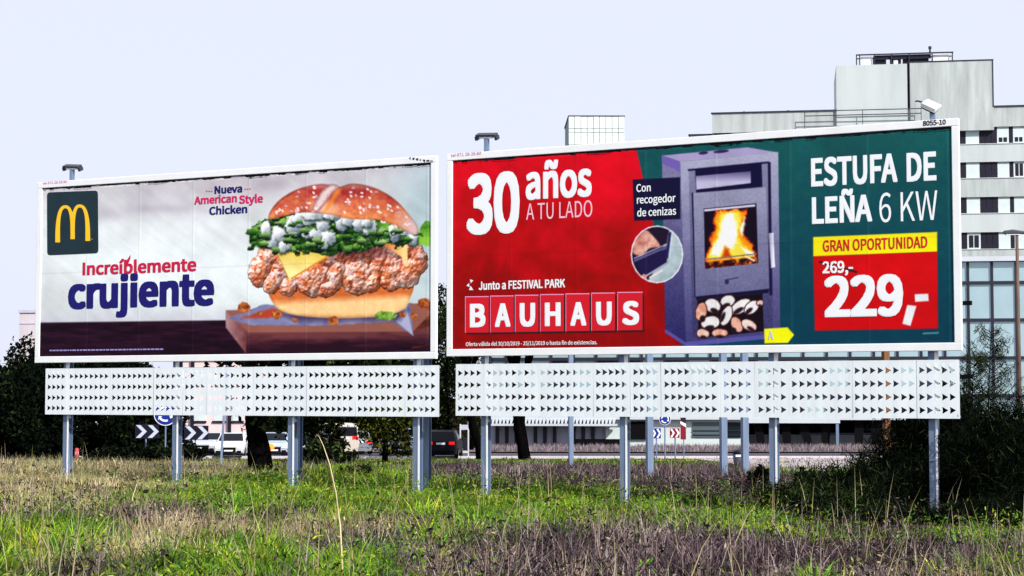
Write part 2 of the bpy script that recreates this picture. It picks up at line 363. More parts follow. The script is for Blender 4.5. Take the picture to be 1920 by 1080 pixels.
    def blob(i, x, y, rx, ry):
        x0, y0 = X(x, y); q = rx / 2.634
        p.ell(x0 + 1, y0 + 3, q + 1.5, ry / 2.634 + 1.5, A3(14, 34, 22), 0, 2.5, .7, wob=3, seed=i)
        p.ell(x0, y0, q, ry / 2.634, lambda u, v, d: mixc(mixc(A3(226, 232, 232), A3(112, 124, 136), ((v - y0) * .75 + (u - x0) * .4) / q * .7 + .42 + (fbm(u, v, 7, i) - .5) * .7), A3(250, 252, 252), np.clip(-((v - y0) + (u - x0)) / q * .7, 0, .8)), 0, 1.8, wob=5.0, seed=i)
    for i, (x, y, rx, ry) in enumerate([(300, 435, 46, 56), (322, 484, 34, 26), (270, 460, 26, 26), (237, 402, 26, 48), (374, 378, 44, 52), (405, 345, 40, 34), (450, 345, 40, 30), (520, 372, 34, 44), (442, 420, 30, 20), (490, 418, 40, 24), (546, 440, 34, 40), (520, 470, 26, 24), (612, 362, 34, 46), (650, 350, 36, 34), (700, 364, 36, 44), (752, 392, 34, 40), (735, 365, 26, 22), (872, 412, 28, 48), (935, 402, 40, 30), (965, 445, 24, 32), (480, 328, 64, 20), (560, 330, 40, 18)]): blob(i, x, y, rx, ry)
    for k in range(110, 135): ruffle(k)
    # bun top
    def bun(u, v, d):
        t = np.clip(d / 26, 0, 1); dome = np.clip((v - 352) / 62, 0, 1)
        c = mixc(A3(166, 52, 50), A3(234, 146, 92), dome * .95 + (fbm(u, v, 18, 5) - .5) * 1.1) * (.9 + .2 * fbm(u, v, 4, 9))[:, None]
        c = mixc(c, A3(248, 206, 168), np.exp(-((u - 612) / 26) ** 2 - ((v - 392) / 16) ** 2) * .8)
        c = mixc(c, A3(226, 196, 196), np.clip((u - 735) / 40, 0, 1) * np.clip((v - 385) / 30, 0, 1) * .9)
        c = mixc(c, A3(210, 168, 158), np.exp(-((v - 348) / 7) ** 2) * .5)
        return c * (.78 + .22 * np.clip(d / 5, 0, 1))[:, None]
    p.poly(Q([(252, 345), (268, 292), (318, 240), (400, 195), (500, 172), (560, 178), (600, 186), (660, 170), (740, 180), (820, 212), (890, 262), (950, 330), (988, 385), (975, 425), (905, 395), (800, 352), (650, 345), (560, 325), (430, 312), (330, 330)]), bun, 1.5, True)
    p.poly(Q([(545, 176), (600, 186), (560, 225), (500, 305), (468, 300), (490, 240)]), lambda u, v, d: mixc(A3(150, 110, 116), A3(228, 202, 196), d / 6 + (fbm(u, v, 5) - .5)), 2, True)
    p.poly(Q([(585, 200), (610, 195), (545, 300), (520, 312)]), A3(236, 138, 50), 3, alpha=.8)
    r = np.random.default_rng(4)
    for k in range(120):
        right = r.random() < .72
        x, y = (r.uniform(625, 960), r.uniform(182, 390)) if right else (r.uniform(285, 490), r.uniform(185, 315))
        if right and y < 180 + ((x - 690) / 265) ** 2 * 175: continue
        if not right and y < 178 + ((490 - x) / 215) ** 2 * 150: continue
        if right and y > 325 and x < 800: continue
        cx, cy = X(x, y); p.ell(cx, cy, 3.0, 1.7, A3(244, 226, 226) if r.random() < .7 else A3(206, 168, 184), r.uniform(-.4, 1.2), 1.0)
    for x, y, q in [(130, 782, 30), (292, 815, 26), (570, 846, 26), (1018, 760, 30), (966, 824, 18), (205, 808, 14), (380, 842, 13), (912, 818, 15)]:
        cx, cy = X(x, y)
        p.ell(cx, cy, q / 2.634, q / 2.9, lambda u, v, d: mixc(A3(116, 46, 20), A3(226, 146, 84), fbm(u, v, 6, 3) * 1.5 - .25), 0, 1, wob=2, seed=q)
    p.poly(Q([(770, 830), (800, 800), (850, 800), (885, 825), (840, 845)]), lambda u, v, d: mixc(A3(60, 110, 30), A3(170, 206, 96), fbm(u, v, 6, 2) * 1.6 - .3), 1.2, True, wob=4, wsc=7)

def paint_stove(p):
    U, V = p.U, p.V
    n = fbm(U, V, 40, 3); st = fbm(U * 1.6 + V * .5, V * .25, 18, 9)
    red = mixc(A3(214, 2, 38), A3(146, 0, 4), (V - 290) / 330 + (n - .5) * .9)
    red = mixc(red, A3(150, 0, 14), np.exp(-((U - 905) / 60) ** 2 - ((V - 520) / 60) ** 2) * np.clip(st * 2 - .6, 0, 1) * .75)
    red = mixc(red, A3(238, 16, 40), np.exp(-((U - 1120) / 60) ** 2 - ((V - 330) / 50) ** 2) * .6)
    gr = mixc(A3(28, 92, 92), A3(10, 66, 86), (V - 250) / 400 + (fbm(U, V, 14, 6) - .5) * .5)
    edge = 1194 + (V - 279) * .2276
    t = np.clip((U - edge) / 1.5 + .5, 0, 1); p.C[:] = red * (1 - t[..., None]) + gr * t[..., None]
    X = lambda cx, cy: (1170 + cx / 2.4545, 240 + cy / 2.4545)
    Q = lambda pts: [X(a, b) for a, b in pts]
    gry = lambda c: A3(*c) * .76 + A3(*c).mean() * .24
    gsp = lambda top, bot: (lambda u, v, d: mixc(gry(top), gry(bot), (v - 290) / 350) + (vn(u, v, 2.2, 4)[:, None] - .5) * 16)
    p.poly(Q([(178, 130), (264, 156), (288, 1003), (192, 930)]), gsp((134, 128, 172), (44, 40, 112)))
    p.poly(Q([(178, 128), (570, 90), (712, 114), (264, 156)]), A3(168, 156, 196))
    p.poly(Q([(178, 128), (264, 156), (264, 205), (180, 165)]), A3(120, 100, 178))
    for x, y, r in ((368, 116, 22), (450, 109, 36)): p.ell(*X(x, y), r / 2.45, 3, A3(56, 40, 90), -.1)
    p.poly(Q([(262, 156), (712, 112), (722, 962), (288, 1003)]), gsp((170, 170, 200), (66, 62, 130)))
    p.poly(Q([(192, 925), (285, 985), (722, 945), (722, 965), (288, 1005), (192, 942)]), A3(92, 86, 158))
    p.poly(Q([(300, 192), (668, 158), (690, 930), (345, 975), (318, 960)]), gsp((136, 134, 170), (56, 52, 112)))
    p.poly(Q([(296, 190), (670, 154), (670, 164), (298, 200)]), A3(40, 32, 84))
    p.poly(Q([(664, 158), (678, 158), (686, 770), (672, 770)]), A3(30, 26, 66))
    p.poly(Q([(330, 190), (636, 160), (640, 272), (335, 302)]), A3(24, 18, 60))
    p.poly(Q([(334, 222), (586, 200), (586, 254), (336, 284)]), lambda u, v, d: mixc(A3(96, 90, 134), A3(192, 186, 214), (v - 322) / 20))
    # door
    p.poly(Q([(314, 300), (322, 298), (338, 782), (328, 780)]), A3(24, 20, 58))
    p.poly(Q([(322, 300), (656, 274), (670, 742), (332, 778)]), gsp((164, 164, 192), (84, 82, 138)))
    p.poly(Q([(332, 776), (670, 740), (668, 760), (336, 792)]), A3(28, 22, 58))
    p.poly(Q([(370, 372), (612, 347), (620, 622), (376, 648)]), A3(26, 10, 34))
    p.line(X(372, 380), X(606, 357), 4.0, A3(210, 208, 228))
    flame = lambda a, b: (lambda u, v, d: mixc(A3(*a), A3(*b), d / 5))
    p.poly(Q([(378, 640), (380, 590), (402, 540), (392, 515), (420, 470), (414, 440), (428, 382), (500, 375), (566, 376), (560, 430), (548, 480), (575, 520), (606, 556), (608, 610), (560, 624), (450, 636)]), flame((214, 60, 8), (250, 150, 20)), 2, wob=5, wsc=9)
    p.poly(Q([(386, 605), (400, 550), (430, 500), (432, 440), (446, 388), (538, 380), (548, 430), (530, 500), (560, 540), (598, 575), (590, 598), (470, 606)]), flame((252, 180, 20), (255, 226, 80)), 2, wob=5, wsc=8, seed=5)
    p.poly(Q([(400, 585), (412, 545), (440, 510), (452, 440), (474, 392), (508, 390), (520, 440), (522, 500), (508, 560), (470, 545), (440, 590)]), A3(255, 250, 236), 3, wob=3, wsc=8, seed=2)
    p.poly(Q([(536, 470), (556, 410), (560, 440), (546, 500)]), A3(255, 244, 220), 2, wob=2)
    p.poly(Q([(540, 548), (600, 575), (602, 590), (560, 575)]), A3(255, 248, 230), 1.5)
    p.poly(Q([(452, 600), (466, 545), (486, 560), (500, 600)]), A3(196, 66, 8), 3, wob=2)
    p.poly(Q([(376, 618), (616, 594), (620, 622), (378, 648)]), lambda u, v, d: mixc(A3(50, 8, 20), A3(250, 140, 40), fbm(u, v, 8, 12) * 3 - 1.3), 1.5)
    p.line(X(376, 606), X(612, 580), 2.4, A3(120, 112, 124)); p.line(X(560, 590), X(604, 612), 3, A3(255, 240, 210))
    p.line(X(468, 702), X(530, 688), 2.2, A3(62, 56, 96)); p.ell(*X(476, 708), 4, 5, A3(52, 46, 86))
    p.poly(Q([(668, 485), (690, 483), (698, 640), (680, 645)]), lambda u, v, d: mixc(A3(150, 146, 176), A3(236, 236, 246), (u - 1443) / 8))
    # log store
    p.poly(Q([(340, 792), (640, 762), (646, 936), (346, 966)]), A3(28, 14, 26))
    for x, y, rx, ry, rot, pink in [(410, 818, 36, 30, .4, 0), (480, 796, 32, 24, -.3, 0), (540, 822, 50, 26, -.55, 0), (590, 826, 38, 24, -.7, 0), (474, 864, 46, 22, -1.2, 0), (400, 896, 42, 28, -.2, 0), (358, 845, 24, 40, .2, 1), (522, 905, 22, 36, -.5, 1), (578, 908, 36, 22, .5, .4), (366, 946, 28, 20, .2, .6), (444, 944, 36, 18, 0, 1), (628, 806, 14, 12, 0, .5)]:
        cx, cy = X(x, y); rx, ry = rx / 2.45, ry / 2.45
        p.ell(cx, cy, rx + 1.8, ry + 1.8, A3(70, 34, 40), rot, 1)
        p.ell(cx, cy, rx, ry, lambda u, v, d, k=pink: mixc(mixc(A3(226, 224, 222), A3(222, 152, 124), np.full(u.shape, k)), A3(248, 246, 240), fbm(u, v, 7, 2) - .3), rot, 1, wob=1)
        p.ell(cx - math.sin(rot) * -ry * .8, cy + ry * .85 * math.cos(rot), rx * .55, ry * .4, A3(44, 22, 32), rot, 1.5)
    # inset
    p.poly(Q([(43, 238), (262, 227), (262, 420), (50, 428)]), A3(26, 22, 58))
    cx, cy = X(155, 582); R = 118 / 2.4545
    p.ell(cx, cy, R + 1.2, R * 1.1 + 1.2, A3(238, 240, 246)); sel0 = None
    before = p.C.copy()
    p.poly(Q([(20, 440), (300, 440), (300, 720), (20, 720)]), A3(34, 24, 52))
    p.poly(Q([(180, 560), (210, 470), (300, 470), (300, 720), (100, 720), (130, 680)]), lambda u, v, d: mixc(A3(150, 170, 176), A3(206, 216, 220), fbm(u, v, 14, 3)), 2)
    p.poly(Q([(30, 560), (60, 500), (100, 470), (140, 500), (168, 545), (120, 555), (80, 590)]), lambda u, v, d: mixc(A3(180, 104, 92), A3(240, 190, 170), fbm(u, v, 12, 7) * 1.4 - .2), 2, True)
    p.poly(Q([(100, 455), (210, 470), (200, 540), (160, 520)]), A3(40, 26, 50), 2)
    p.line(X(50, 612), X(205, 545), 5, A3(96, 92, 140)); p.line(X(50, 600), X(200, 535), 1.6, A3(190, 190, 214))
    p.poly(Q([(60, 615), (205, 552), (200, 620), (90, 690)]), A3(38, 30, 76), 1.5)
    p.line(X(90, 690), X(206, 620), 3.5, A3(160, 164, 186)); p.line(X(215, 480), X(200, 600), 5, A3(44, 40, 92)); p.line(X(226, 480), X(212, 600), 1.4, A3(210, 216, 230))
    p.line(X(120, 690), X(180, 655), 3, A3(236, 220, 214)); p.ell(*X(95, 690), 5, 7, A3(226, 150, 130))
    inside = np.clip((1 - np.hypot((U - cx) / (R - 1.2), (V - cy) / (R * 1.1 - 1.2))) * R / 1.2 + .5, 0, 1)[..., None]
    near = (np.abs(U - cx) < R * 1.4) & (np.abs(V - cy) < R * 1.6)
    p.C[near] = (p.C * inside + before * (1 - inside))[near]
    p.poly(Q([(648, 925), (755, 918), (785, 952), (758, 988), (650, 991)]), A3(240, 236, 20))
    # price block
    p.poly([(1526, 445), (1757.8, 435.5), (1757.8, 471.7), (1526, 481)], A3(252, 232, 24))
    p.poly([(1526, 481), (1757.8, 471.7), (1759.4, 616), (1529, 620)], lambda u, v, d: mixc(A3(214, 4, 26), A3(196, 0, 16), fbm(u, v, 30, 4)))
    p.poly([(1702, 572), (1719, 574), (1708, 611), (1693, 607)], A3(236, 240, 242)); p.poly([(1716, 552), (1741, 551), (1742, 564.5), (1717, 566)], A3(236, 240, 242))
    p.line((1537, 490.5), (1608, 510), 2.6, A3(40, 10, 24))
    p.line((1731, 625.5), (1761, 624), 3.2, A3(110, 160, 170), alpha=.8)

# ------------------------------------------------------------------ lettering
_cap = {}
try: FONT = bpy.data.fonts.load(bpy.utils.system_resource('DATAFILES') + '/fonts/Noto Sans CJK Regular.woff2')     # Blender's own interface face
except Exception: FONT = None
def text_mesh(string, bold):
    if bold > 0: a_, b_ = cap_h(0); bold = bold * (b_ - a_) * 1.6
    cu = bpy.data.curves.new('lettering', 'FONT'); cu.body = string; cu.size = 1; cu.resolution_u = 4
    if FONT: cu.font = FONT
    o = bpy.data.objects.new('lettering_tmp', cu); COL.objects.link(o)
    bpy.context.view_layer.update()
    me = bpy.data.meshes.new_from_object(o.evaluated_get(bpy.context.evaluated_depsgraph_get()))
    bpy.data.objects.remove(o); bpy.data.curves.remove(cu)
    V = np.empty(len(me.vertices) * 3, np.float32); me.vertices.foreach_get('co', V); V = V.reshape(-1, 3).copy(); V[:, 2] = 0
    if bold > 0:                                          # heavier strokes: the glyph spread over a small circle of shifts
        fs = [tuple(p.vertices) for p in me.polygons]; n = len(V); VV = [V]; FF = list(fs)
        for k, (dx, dy) in enumerate([(q * a, q * b) for q in (1, .5) for a, b in ((1, 1), (1, -1), (-1, 1), (-1, -1), (1.1, 0), (-1.1, 0), (0, 1), (0, -1), (1, .5), (1, -.5), (-1, .5), (-1, -.5), (.5, 1), (-.5, 1), (.5, -1), (-.5, -1)) if q == 1 or abs(a * b) != .5]):
            VV.append(V + np.array((dx * bold, dy * bold * .8, (k + 1) * .0001), np.float32)); FF += [tuple(i + n * (k + 1) for i in f) for f in fs]
        V = np.concatenate(VV); bpy.data.meshes.remove(me); me = bpy.data.meshes.new('lettering'); me.from_pydata([tuple(v) for v in V], [], FF)
    return me, V
def cap_h(bold):
    if bold not in _cap:
        me, V = text_mesh('H', bold); _cap[bold] = (V[:, 1].min(), V[:, 1].max()); bpy.data.meshes.remove(me)
    return _cap[bold]
def letters(parent, face, string, x0, x1, yb, cap, m, bold=0.0, n=-.0285, name='lettering', slant=0, yb1=None):
    me, V = text_mesh(string, bold); lo, hi = cap_h(bold)
    if yb1 is None: yb1 = yb
    s0, t0 = face.st(x0, yb); s1, _ = face.st(x1, yb1); _, t1 = face.st(x0, yb - cap)
    V = V.astype(float); sx = (s1 - s0) / (V[:, 0].max() - V[:, 0].min()); sy = (t1 - t0) / (hi - lo)
    X = s0 + (V[:, 0] - V[:, 0].min()) * sx; Z = t0 + (V[:, 1] - lo) * sy
    P3 = np.stack([X, n - V[:, 2], Z], 1)
    fs = [tuple(p.vertices) for p in me.polygons]; bpy.data.meshes.remove(me)
    lo_ = np.array([X[list(f)].min() for f in fs]); hi_ = np.array([X[list(f)].max() for f in fs]); order = np.argsort(lo_); groups = []; end = -1e9
    for q in order:                                      # faces that share a stretch of the line belong to one letter
        if cap < 20 and groups: groups[0].append(q); continue
        if lo_[q] > end + 1e-4: groups.append([])
        groups[-1].append(q); end = max(end, hi_[q])
    for gq in groups:
        used = sorted({v for q in gq for v in fs[q]}); mp = {v: k for k, v in enumerate(used)}
        m2 = bpy.data.meshes.new('letter'); m2.from_pydata([tuple(P3[v]) for v in used], [], [tuple(mp[v] for v in fs[q]) for q in gq])
        o = link('letter' if cap >= 20 and name == 'lettering' else name, m2, m, parent)
        if cap < 20: o['kind'] = 'stuff'
    return o
def flat(parent, face, name, pts, m, n=-.0282):
    q = [face.st(*a) for a in pts]
    return MB().add([(a, n, b) for a, b in q], [tuple(range(len(q)))]).obj(name, m, parent)

M_white = mat('ink_white', (236, 240, 242), .55); M_navy = mat('ink_navy', (14, 8, 104), .55); M_crim = mat('ink_crimson', (198, 16, 64), .55)
M_gold = mat('ink_gold', (248, 196, 30), .55); M_dgreen = mat('ink_dark_green', (18, 44, 52), .55, var=.25, scale=3)
M_mag = mat('ink_magenta', (204, 24, 96), .55); M_inkred = mat('ink_red', (206, 4, 30), .55); M_shadow = mat('ink_black', (40, 4, 10), .6)
M_pink = mat('ink_pink', (226, 150, 190), .6); M_ink = mat('ink_dark', (20, 16, 30), .6); M_small = mat('ink_small_print', (150, 140, 200), .6)
M_paleblue = mat('ink_pale', (206, 210, 216), .6)

# ------------------------------------------------------------------ billboards
W, H = 8.3, 3.293
FACES = [Face((-8.6467, 32.2189, EYE + .5799), -.4586), Face((-1.043, 28.7196, EYE + .6219), -.4744)]

def poster_mesh(face, painter, x0, x1, z0, z1, nx, nz, tone_):
    S, T = np.meshgrid(np.linspace(x0, x1, nx), np.linspace(z0, z1, nz)); U, V = face.uv(S, T)
    p = Paint(U, V); painter(p)
    C = p.C; C = C + (C - 128) * .12                       # crisp print
    for q in np.arange(1.15, 8.2, 1.16): C = C * (1 - .07 * np.exp(-((S - q) / .012) ** 2))[..., None] + 10 * np.exp(-((S - q - .025) / .02) ** 2)[..., None]      # pasted sheets
    C = C * (1 - .06 * np.exp(-((T - 1.62) / .012) ** 2))[..., None]
    C = C * (.93 + .14 * fbm(S * 100, T * 100, 60, 71))[..., None] * (.96 + .08 * fbm(S * 100 + T * 160, T * 30, 22, 75))[..., None]                               # wrinkles and grime
    c = lin(np.clip(C, 0, 255)) * tone_
    # hanging sheet: uneven top edge, slight waviness
    T2 = T.copy(); top = (np.arange(nz) >= nz - 3)[:, None]
    T2 = np.where(top, T - (.022 * (vn(S * 3.1, S * 0, .5, 3) > .55) + .018 * vn(S * 9, S * 0, .5, 8)), T)
    Yw = -.026 + .002 * (fbm(S * 10, T * 10, 9, 2) - .5)
    Vx = np.stack([S, Yw, T2], -1).reshape(-1, 3)
    i = np.arange((nz - 1) * (nx - 1)); r, k = divmod(i, nx - 1); a = r * nx + k
    return np_mesh('poster', Vx, [np.stack([a, a + 1, a + nx + 1, a + nx], 1)], c.reshape(-1, 3))

GROUPS = [4, 8, 8, 5, 4, 8, 4, 4, 8, 8, 5]
GPX = [[(88, 121), (129, 202), (209, 284), (291.5, 338), (346, 383), (391, 470), (478.5, 521), (530, 570), (579, 662), (670, 755), (763, 816)],
       [(858, 901.5), (911.5, 1004), (1012.5, 1108), (1117, 1175), (1186.5, 1233), (1245, 1344), (1356.5, 1408), (1421, 1474), (1484, 1595), (1602, 1715), (1723, 1792)]]
def perforated(name, x0, x1, z0, z1, cells, rows, aw, ah, parent):
    """one sheet with arrow-shaped holes; cells: left x of each hole"""
    xs = [x0]; mb = MB(); zb = [z0] + [(rows[i] + rows[i + 1]) / 2 for i in range(len(rows) - 1)] + [z1]
    bounds = [x0] + [(cells[i] + aw + cells[i + 1]) / 2 for i in range(len(cells) - 1)] + [x1]
    for r, zc in enumerate(rows):
        for i, cx in enumerate(cells):
            a, b, c, d = bounds[i], bounds[i + 1], zb[r], zb[r + 1]
            vs = [(a, 0, c), (b, 0, c), (b, 0, d), (a, 0, d), (cx, 0, zc + ah / 2), (cx + aw, 0, zc), (cx, 0, zc - ah / 2), (cx + aw * .07, 0, zc)]
            mb.add(vs, [(0, 1, 5, 6), (1, 2, 5), (2, 3, 4, 5), (3, 7, 4), (3, 0, 7), (0, 6, 7)])
    me = bpy.data.meshes.new(name); me.from_pydata(mb.v, [], mb.f)
    bm = bmesh.new(); bm.from_mesh(me); bmesh.ops.remove_doubles(bm, verts=bm.verts, dist=1e-5); bmesh.ops.recalc_face_normals(bm, faces=bm.faces); bm.to_mesh(me); bm.free()
    o = link(name, me, M_sheet, parent); md = o.modifiers.new('thickness', 'SOLIDIFY'); md.thickness = .004
    return o

def hbeam(x, y, z0, z1, wd=.115, dp=.13, tf=.014):
    m = MB(); m.box(x - wd / 2, x + wd / 2, y, y + tf, z0, z1); m.box(x - wd / 2, x + wd / 2, y + dp - tf, y + dp, z0, z1)
    m.box(x - tf / 2, x + tf / 2, y + tf, y + dp - tf, z0, z1); return m

def billboard(k, label, painter, post_px, rear_px):
    fc = FACES[k]; root = empty('billboard', fc.o, fc.yaw); tag(root, label, 'billboard', 'roadside billboards')
    rb, rs, rt = .115, .105, .11
    for nm, b in (('bottom', (0, W, -.047, .02, 0, rb)), ('top', (0, W, -.047, .02, H - rt, H)), ('l', (0, rs, -.045, .02, rb, H - rt)), ('r', (W - rs, W, -.045, .02, rb, H - rt))):
        MB().box(*b).obj('frame_rail', M_frame, root, bevel=.008)
    MB().box(rs * .5, W - rs * .5, -.012, .012, rb * .5, H - rt * .5).obj('backing_panel', M_dark, root)
    po = link('poster', poster_mesh(fc, painter, rs - .004, W - rs + .004, rb - .004, H - rt - .012, 736, 282, (.93, .86)[k]), M_poster, root)
    # rear stiffeners
    for z in (.5, 1.65, 2.8): MB().box(.1, W - .1, .03, .11, z - .05, z + .05).obj('rear_rail', M_steel, root)
    for px, rear in zip(post_px, rear_px):
        s, _ = fc.st(px, 800); q = fc.o + fc.a * s; zg = float(gz(q.x, q.y)) - fc.o.z - .3
        hbeam(s - .085, .1, zg, H - .2).obj('post', M_galv, root)
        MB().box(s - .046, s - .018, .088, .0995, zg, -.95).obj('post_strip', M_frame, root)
        if rear:
            hbeam(s + rear, .95, zg, 1.6, .11, .11).obj('rear_post', M_galv, root)
            MB().box(s + rear - .05, s + rear + .05, .12, 1.06, 1.6, 1.7).obj('brace', M_steel, root)
    # perforated apron below
    zt, zb_ = (-.102, -.93) if k == 0 else (-.125, -.955)
    pa, pb = (.2116, W + .0313) if k == 0 else (.144, W - .0535)
    ap = empty('perforated_apron', (0, 0, 0), 0, root)
    hgt = zt - zb_; rows = [zb_ + hgt * f for f in (.14, .365, .595, .825)]
    L, R = [], []
    for a, b in GPX[k]: L.append(fc.st(a, 730)[0]); R.append(fc.st(b, 730)[0])
    edges = [pa] + [(R[i] + L[i + 1]) / 2 for i in range(10)] + [pb]
    for i, n in enumerate(GROUPS):
        aw = .088; step = (R[i] - L[i] - aw) / (n - 1)
        o = perforated('perforated_sheet', edges[i] + .0012, edges[i + 1] - .0012, zb_, zt, [L[i] + step * j for j in range(n)], rows, aw, .102, ap)
        o.location.y = .012 + random.uniform(-.004, .004); o.rotation_euler.x = random.uniform(-.006, .006)
    for z in (zb_ + .03, zt - .03): MB().box(pa, pb, .022, .06, z - .015, z + .015).obj('apron_rail', M_galv, ap)
    for px, _ in zip(post_px, rear_px):
        s, _t = fc.st(px, 800); MB().box(s - .03, s + .02, .022, .062, zb_, rb).obj('hanger', M_frame, ap)
    return root, fc, po

B0, F0, PO0 = billboard(0, 'billboard with a chicken burger picture and navy lettering', paint_burger, (123, 329, 547, 783), (0, 0, -.52, -.38))
B1, F1, PO1 = billboard(1, 'red and green billboard with a wood stove and price', paint_stove, (911, 1173, 1455, 1757), (0, 0, 0, 0))

# print on the burger board
t = PO0
def rrect(fc, pts, r, name, m, par, n):
    q = [Vector((*fc.st(*a), 0)) for a in pts]; out = []
    for i in range(4):
        a, b, c = q[i - 1], q[i], q[(i + 1) % 4]; u = (a - b).normalized() * r; v = (c - b).normalized() * r
        for k in range(6):
            s = k / 5; out.append(b + u * (1 - s) ** 2 + v * s ** 2)
    return MB().add([(p.x, n, p.y) for p in out], [tuple(range(len(out)))]).obj(name, m, par)
rrect(F0, [(90, 361), (185.5, 357.5), (186.5, 475), (90.5, 479)], .07, 'logo_square', M_dgreen, t, -.0282)
def arches():
    C = lambda x, y: Vector((60 + x / 2.635, 280 + y / 2.634))
    def arch(xa, ya, xp, yp, xb, yb, wa, wp, wb):
        cen = []
        for k in range(21):
            u = k / 20 * math.pi; left = k <= 10
            X = xp - (xp - xa) * abs(math.cos(u)) ** .82 if left else xp + (xb - xp) * abs(math.cos(u)) ** .82
            base = ya if left else yb; Y = base - (base - yp) * math.sin(u) ** .62
            wd = wa + (wp - wa) * math.sin(u) if left else wb + (wp - wb) * math.sin(u)
            cen.append((Vector((X, Y)), wd))
        o, i = [], []
        for k, (c, wd) in enumerate(cen):
            d = (cen[min(k + 1, 20)][0] - cen[max(k - 1, 0)][0]).normalized(); n = Vector((d.y, -d.x)) * wd / 2; o.append(c + n); i.append(c - n)
        return o, i
    mb = MB()
    for args, n in (((132, 460, 170, 284, 206, 444, 24, 15, 22), -.0288), ((206, 444, 241, 280, 281, 453, 22, 15, 24), -.0289)):
        o, i = arch(*args); v = [F0.st(*C(p.x, p.y)) for p in o + i]; m = len(o)
        mb.add([(a, n, b) for a, b in v], [(k, k + 1, m + k + 1, m + k) for k in range(m - 1)])
    return mb.obj('logo_arches', M_gold, t)
arches()
letters(t, F0, '®', 172.5, 175.5, 451, 3, M_gold, 0, -.0288)
letters(t, F0, 'Nueva', 404, 456, 364, 14.5, M_navy, .036, yb1=361)
for a, b, y in ((388, 391, 360), (392.5, 395.5, 360), (397, 400, 360), (460, 463, 356), (464.5, 467.5, 356), (469, 472, 355.5)): flat(t, F0, 'dot', [(a, y), (b, y), (b, y - 2), (a, y - 2)], M_mag)
letters(t, F0, 'American', 366, 446, 384, 15, M_mag, .036, yb1=382); letters(t, F0, 'Style', 450, 495, 382.5, 15.5, M_mag, .036, yb1=380)
letters(t, F0, 'Chicken', 394, 465.5, 403.5, 15, M_navy, .036, yb1=402)
letters(t, F0, 'Increíblemente', 156.5, 370, 516.5, 24, M_crim, .034, yb1=511)
flat(t, F0, 'flame', [(236, 497), (239, 489), (245, 480), (247, 478), (246, 486), (243, 493), (241, 499)], M_crim)
letters(t, F0, 'crujiente', 129, 403.5, 580, 60, M_navy, .042, yb1=574)
x = 95.0; r_ = random.Random(3)
for k in range(38):
    wd = r_.uniform(3, 8)
    if x + wd > 309: break
    y = 658.5 - (x - 95) * .012; flat(t, F0, 'small_print', [(x, y), (x + wd, y - .1), (x + wd, y - 2.6), (x, y - 2.5)], M_small); x += wd + 1.3
letters(B0, F0, 'tel 971 28 28 80', 84, 129, 346, 4.2, M_pink, .01, -.0485, 'phone_number', yb1=342.5)
# print on the stove board
t = PO1
letters(t, F1, '30', 876, 976, 440, 112, M_white, .035, yb1=436)
letters(t, F1, 'años', 987, 1111, 375, 66, M_white, .032, yb1=369)
letters(t, F1, 'A TU LADO', 988, 1112, 412.5, 30, mat('ink_blush', (240, 190, 208), .55), 0, yb1=408)
letters(t, F1, 'Junto a FESTIVAL PARK', 899, 1061, 544, 15.5, M_white, .03, yb1=540)
for pts in ([(876, 536), (881, 531), (882, 538)], [(883, 524), (889, 526), (884, 531)], [(884, 536), (889, 544), (881, 544)]): flat(t, F1, 'sign_mark', pts, M_white)
for i, (ch, a, b) in enumerate(zip('BAUHAUS', (874.6, 921.5, 968, 1015, 1063, 1111, 1160), (918, 964.6, 1011, 1058.7, 1106.8, 1154.5, 1206))):
    yt = 557 - i * 1.35; ybm = 624 - i * .75
    flat(t, F1, 'tile_shadow', [(a + 2, ybm + 3.5), (b + 3, ybm + 3), (b + 3, yt + 3), (a + 2, yt + 3)], M_shadow, -.0280)
    flat(t, F1, 'tile_edge', [(a - 1, ybm), (b, ybm - .5), (b, yt - 1.6), (a - 1, yt - 1.2)], M_pink, -.0284)
    flat(t, F1, 'letter_tile', [(a, ybm), (b, ybm - .5), (b, yt), (a, yt + .4)], M_inkred, -.0288)
    letters(t, F1, ch, a + 8, b - 6, ybm - 10, 44, M_white, .042, -.0292)
letters(t, F1, 'Oferta válida del 30/10/2019 - 25/11/2019 o hasta fin de existencias.', 875, 1121, 649, 7, M_white, .012, yb1=648)
for s_, a, b, y in (('Con', 1194.5, 1221.5, 360.5), ('recogedor', 1195.5, 1268, 382.5), ('de cenizas', 1196, 1269, 406.5)): letters(t, F1, s_, a, b, y, 14.5, M_white, .018, yb1=y - (b - a) * .02)
letters(t, F1, 'ESTUFA', 1522, 1684, 350.5, 53, M_white, .034, yb1=342); letters(t, F1, 'DE', 1701, 1757, 341.5, 54, M_white, .034, yb1=339)
letters(t, F1, 'LEÑA', 1523.5, 1636.5, 420.5, 50, M_white, .034, yb1=418); letters(t, F1, '6 KW', 1650, 1759, 417, 54, M_white, 0, yb1=412)
letters(t, F1, 'GRAN OPORTUNIDAD', 1544, 1740, 472, 21, M_inkred, .02, yb1=466)
letters(t, F1, '269,-', 1543, 1600.5, 513, 22, M_white, .03, yb1=511); flat(t, F1, 'strike', [(1537, 492), (1608, 511.5), (1608, 509), (1537, 489.5)], M_shadow, -.0305)
letters(t, F1, '229', 1547, 1695, 595, 76, M_white, .036, yb1=590)
letters(t, F1, 'A', 1441.5, 1451.5, 636.5, 16, M_paleblue, .03)
letters(B1, F1, '8055-10', 1732, 1775, 237, 9.5, M_ink, .03, -.0485, 'site_number', yb1=234)
letters(B1, F1, 'tel 971 28 28 80', 848, 905, 294.5, 5.5, M_pink, .01, -.0485, 'phone_number', yb1=290)
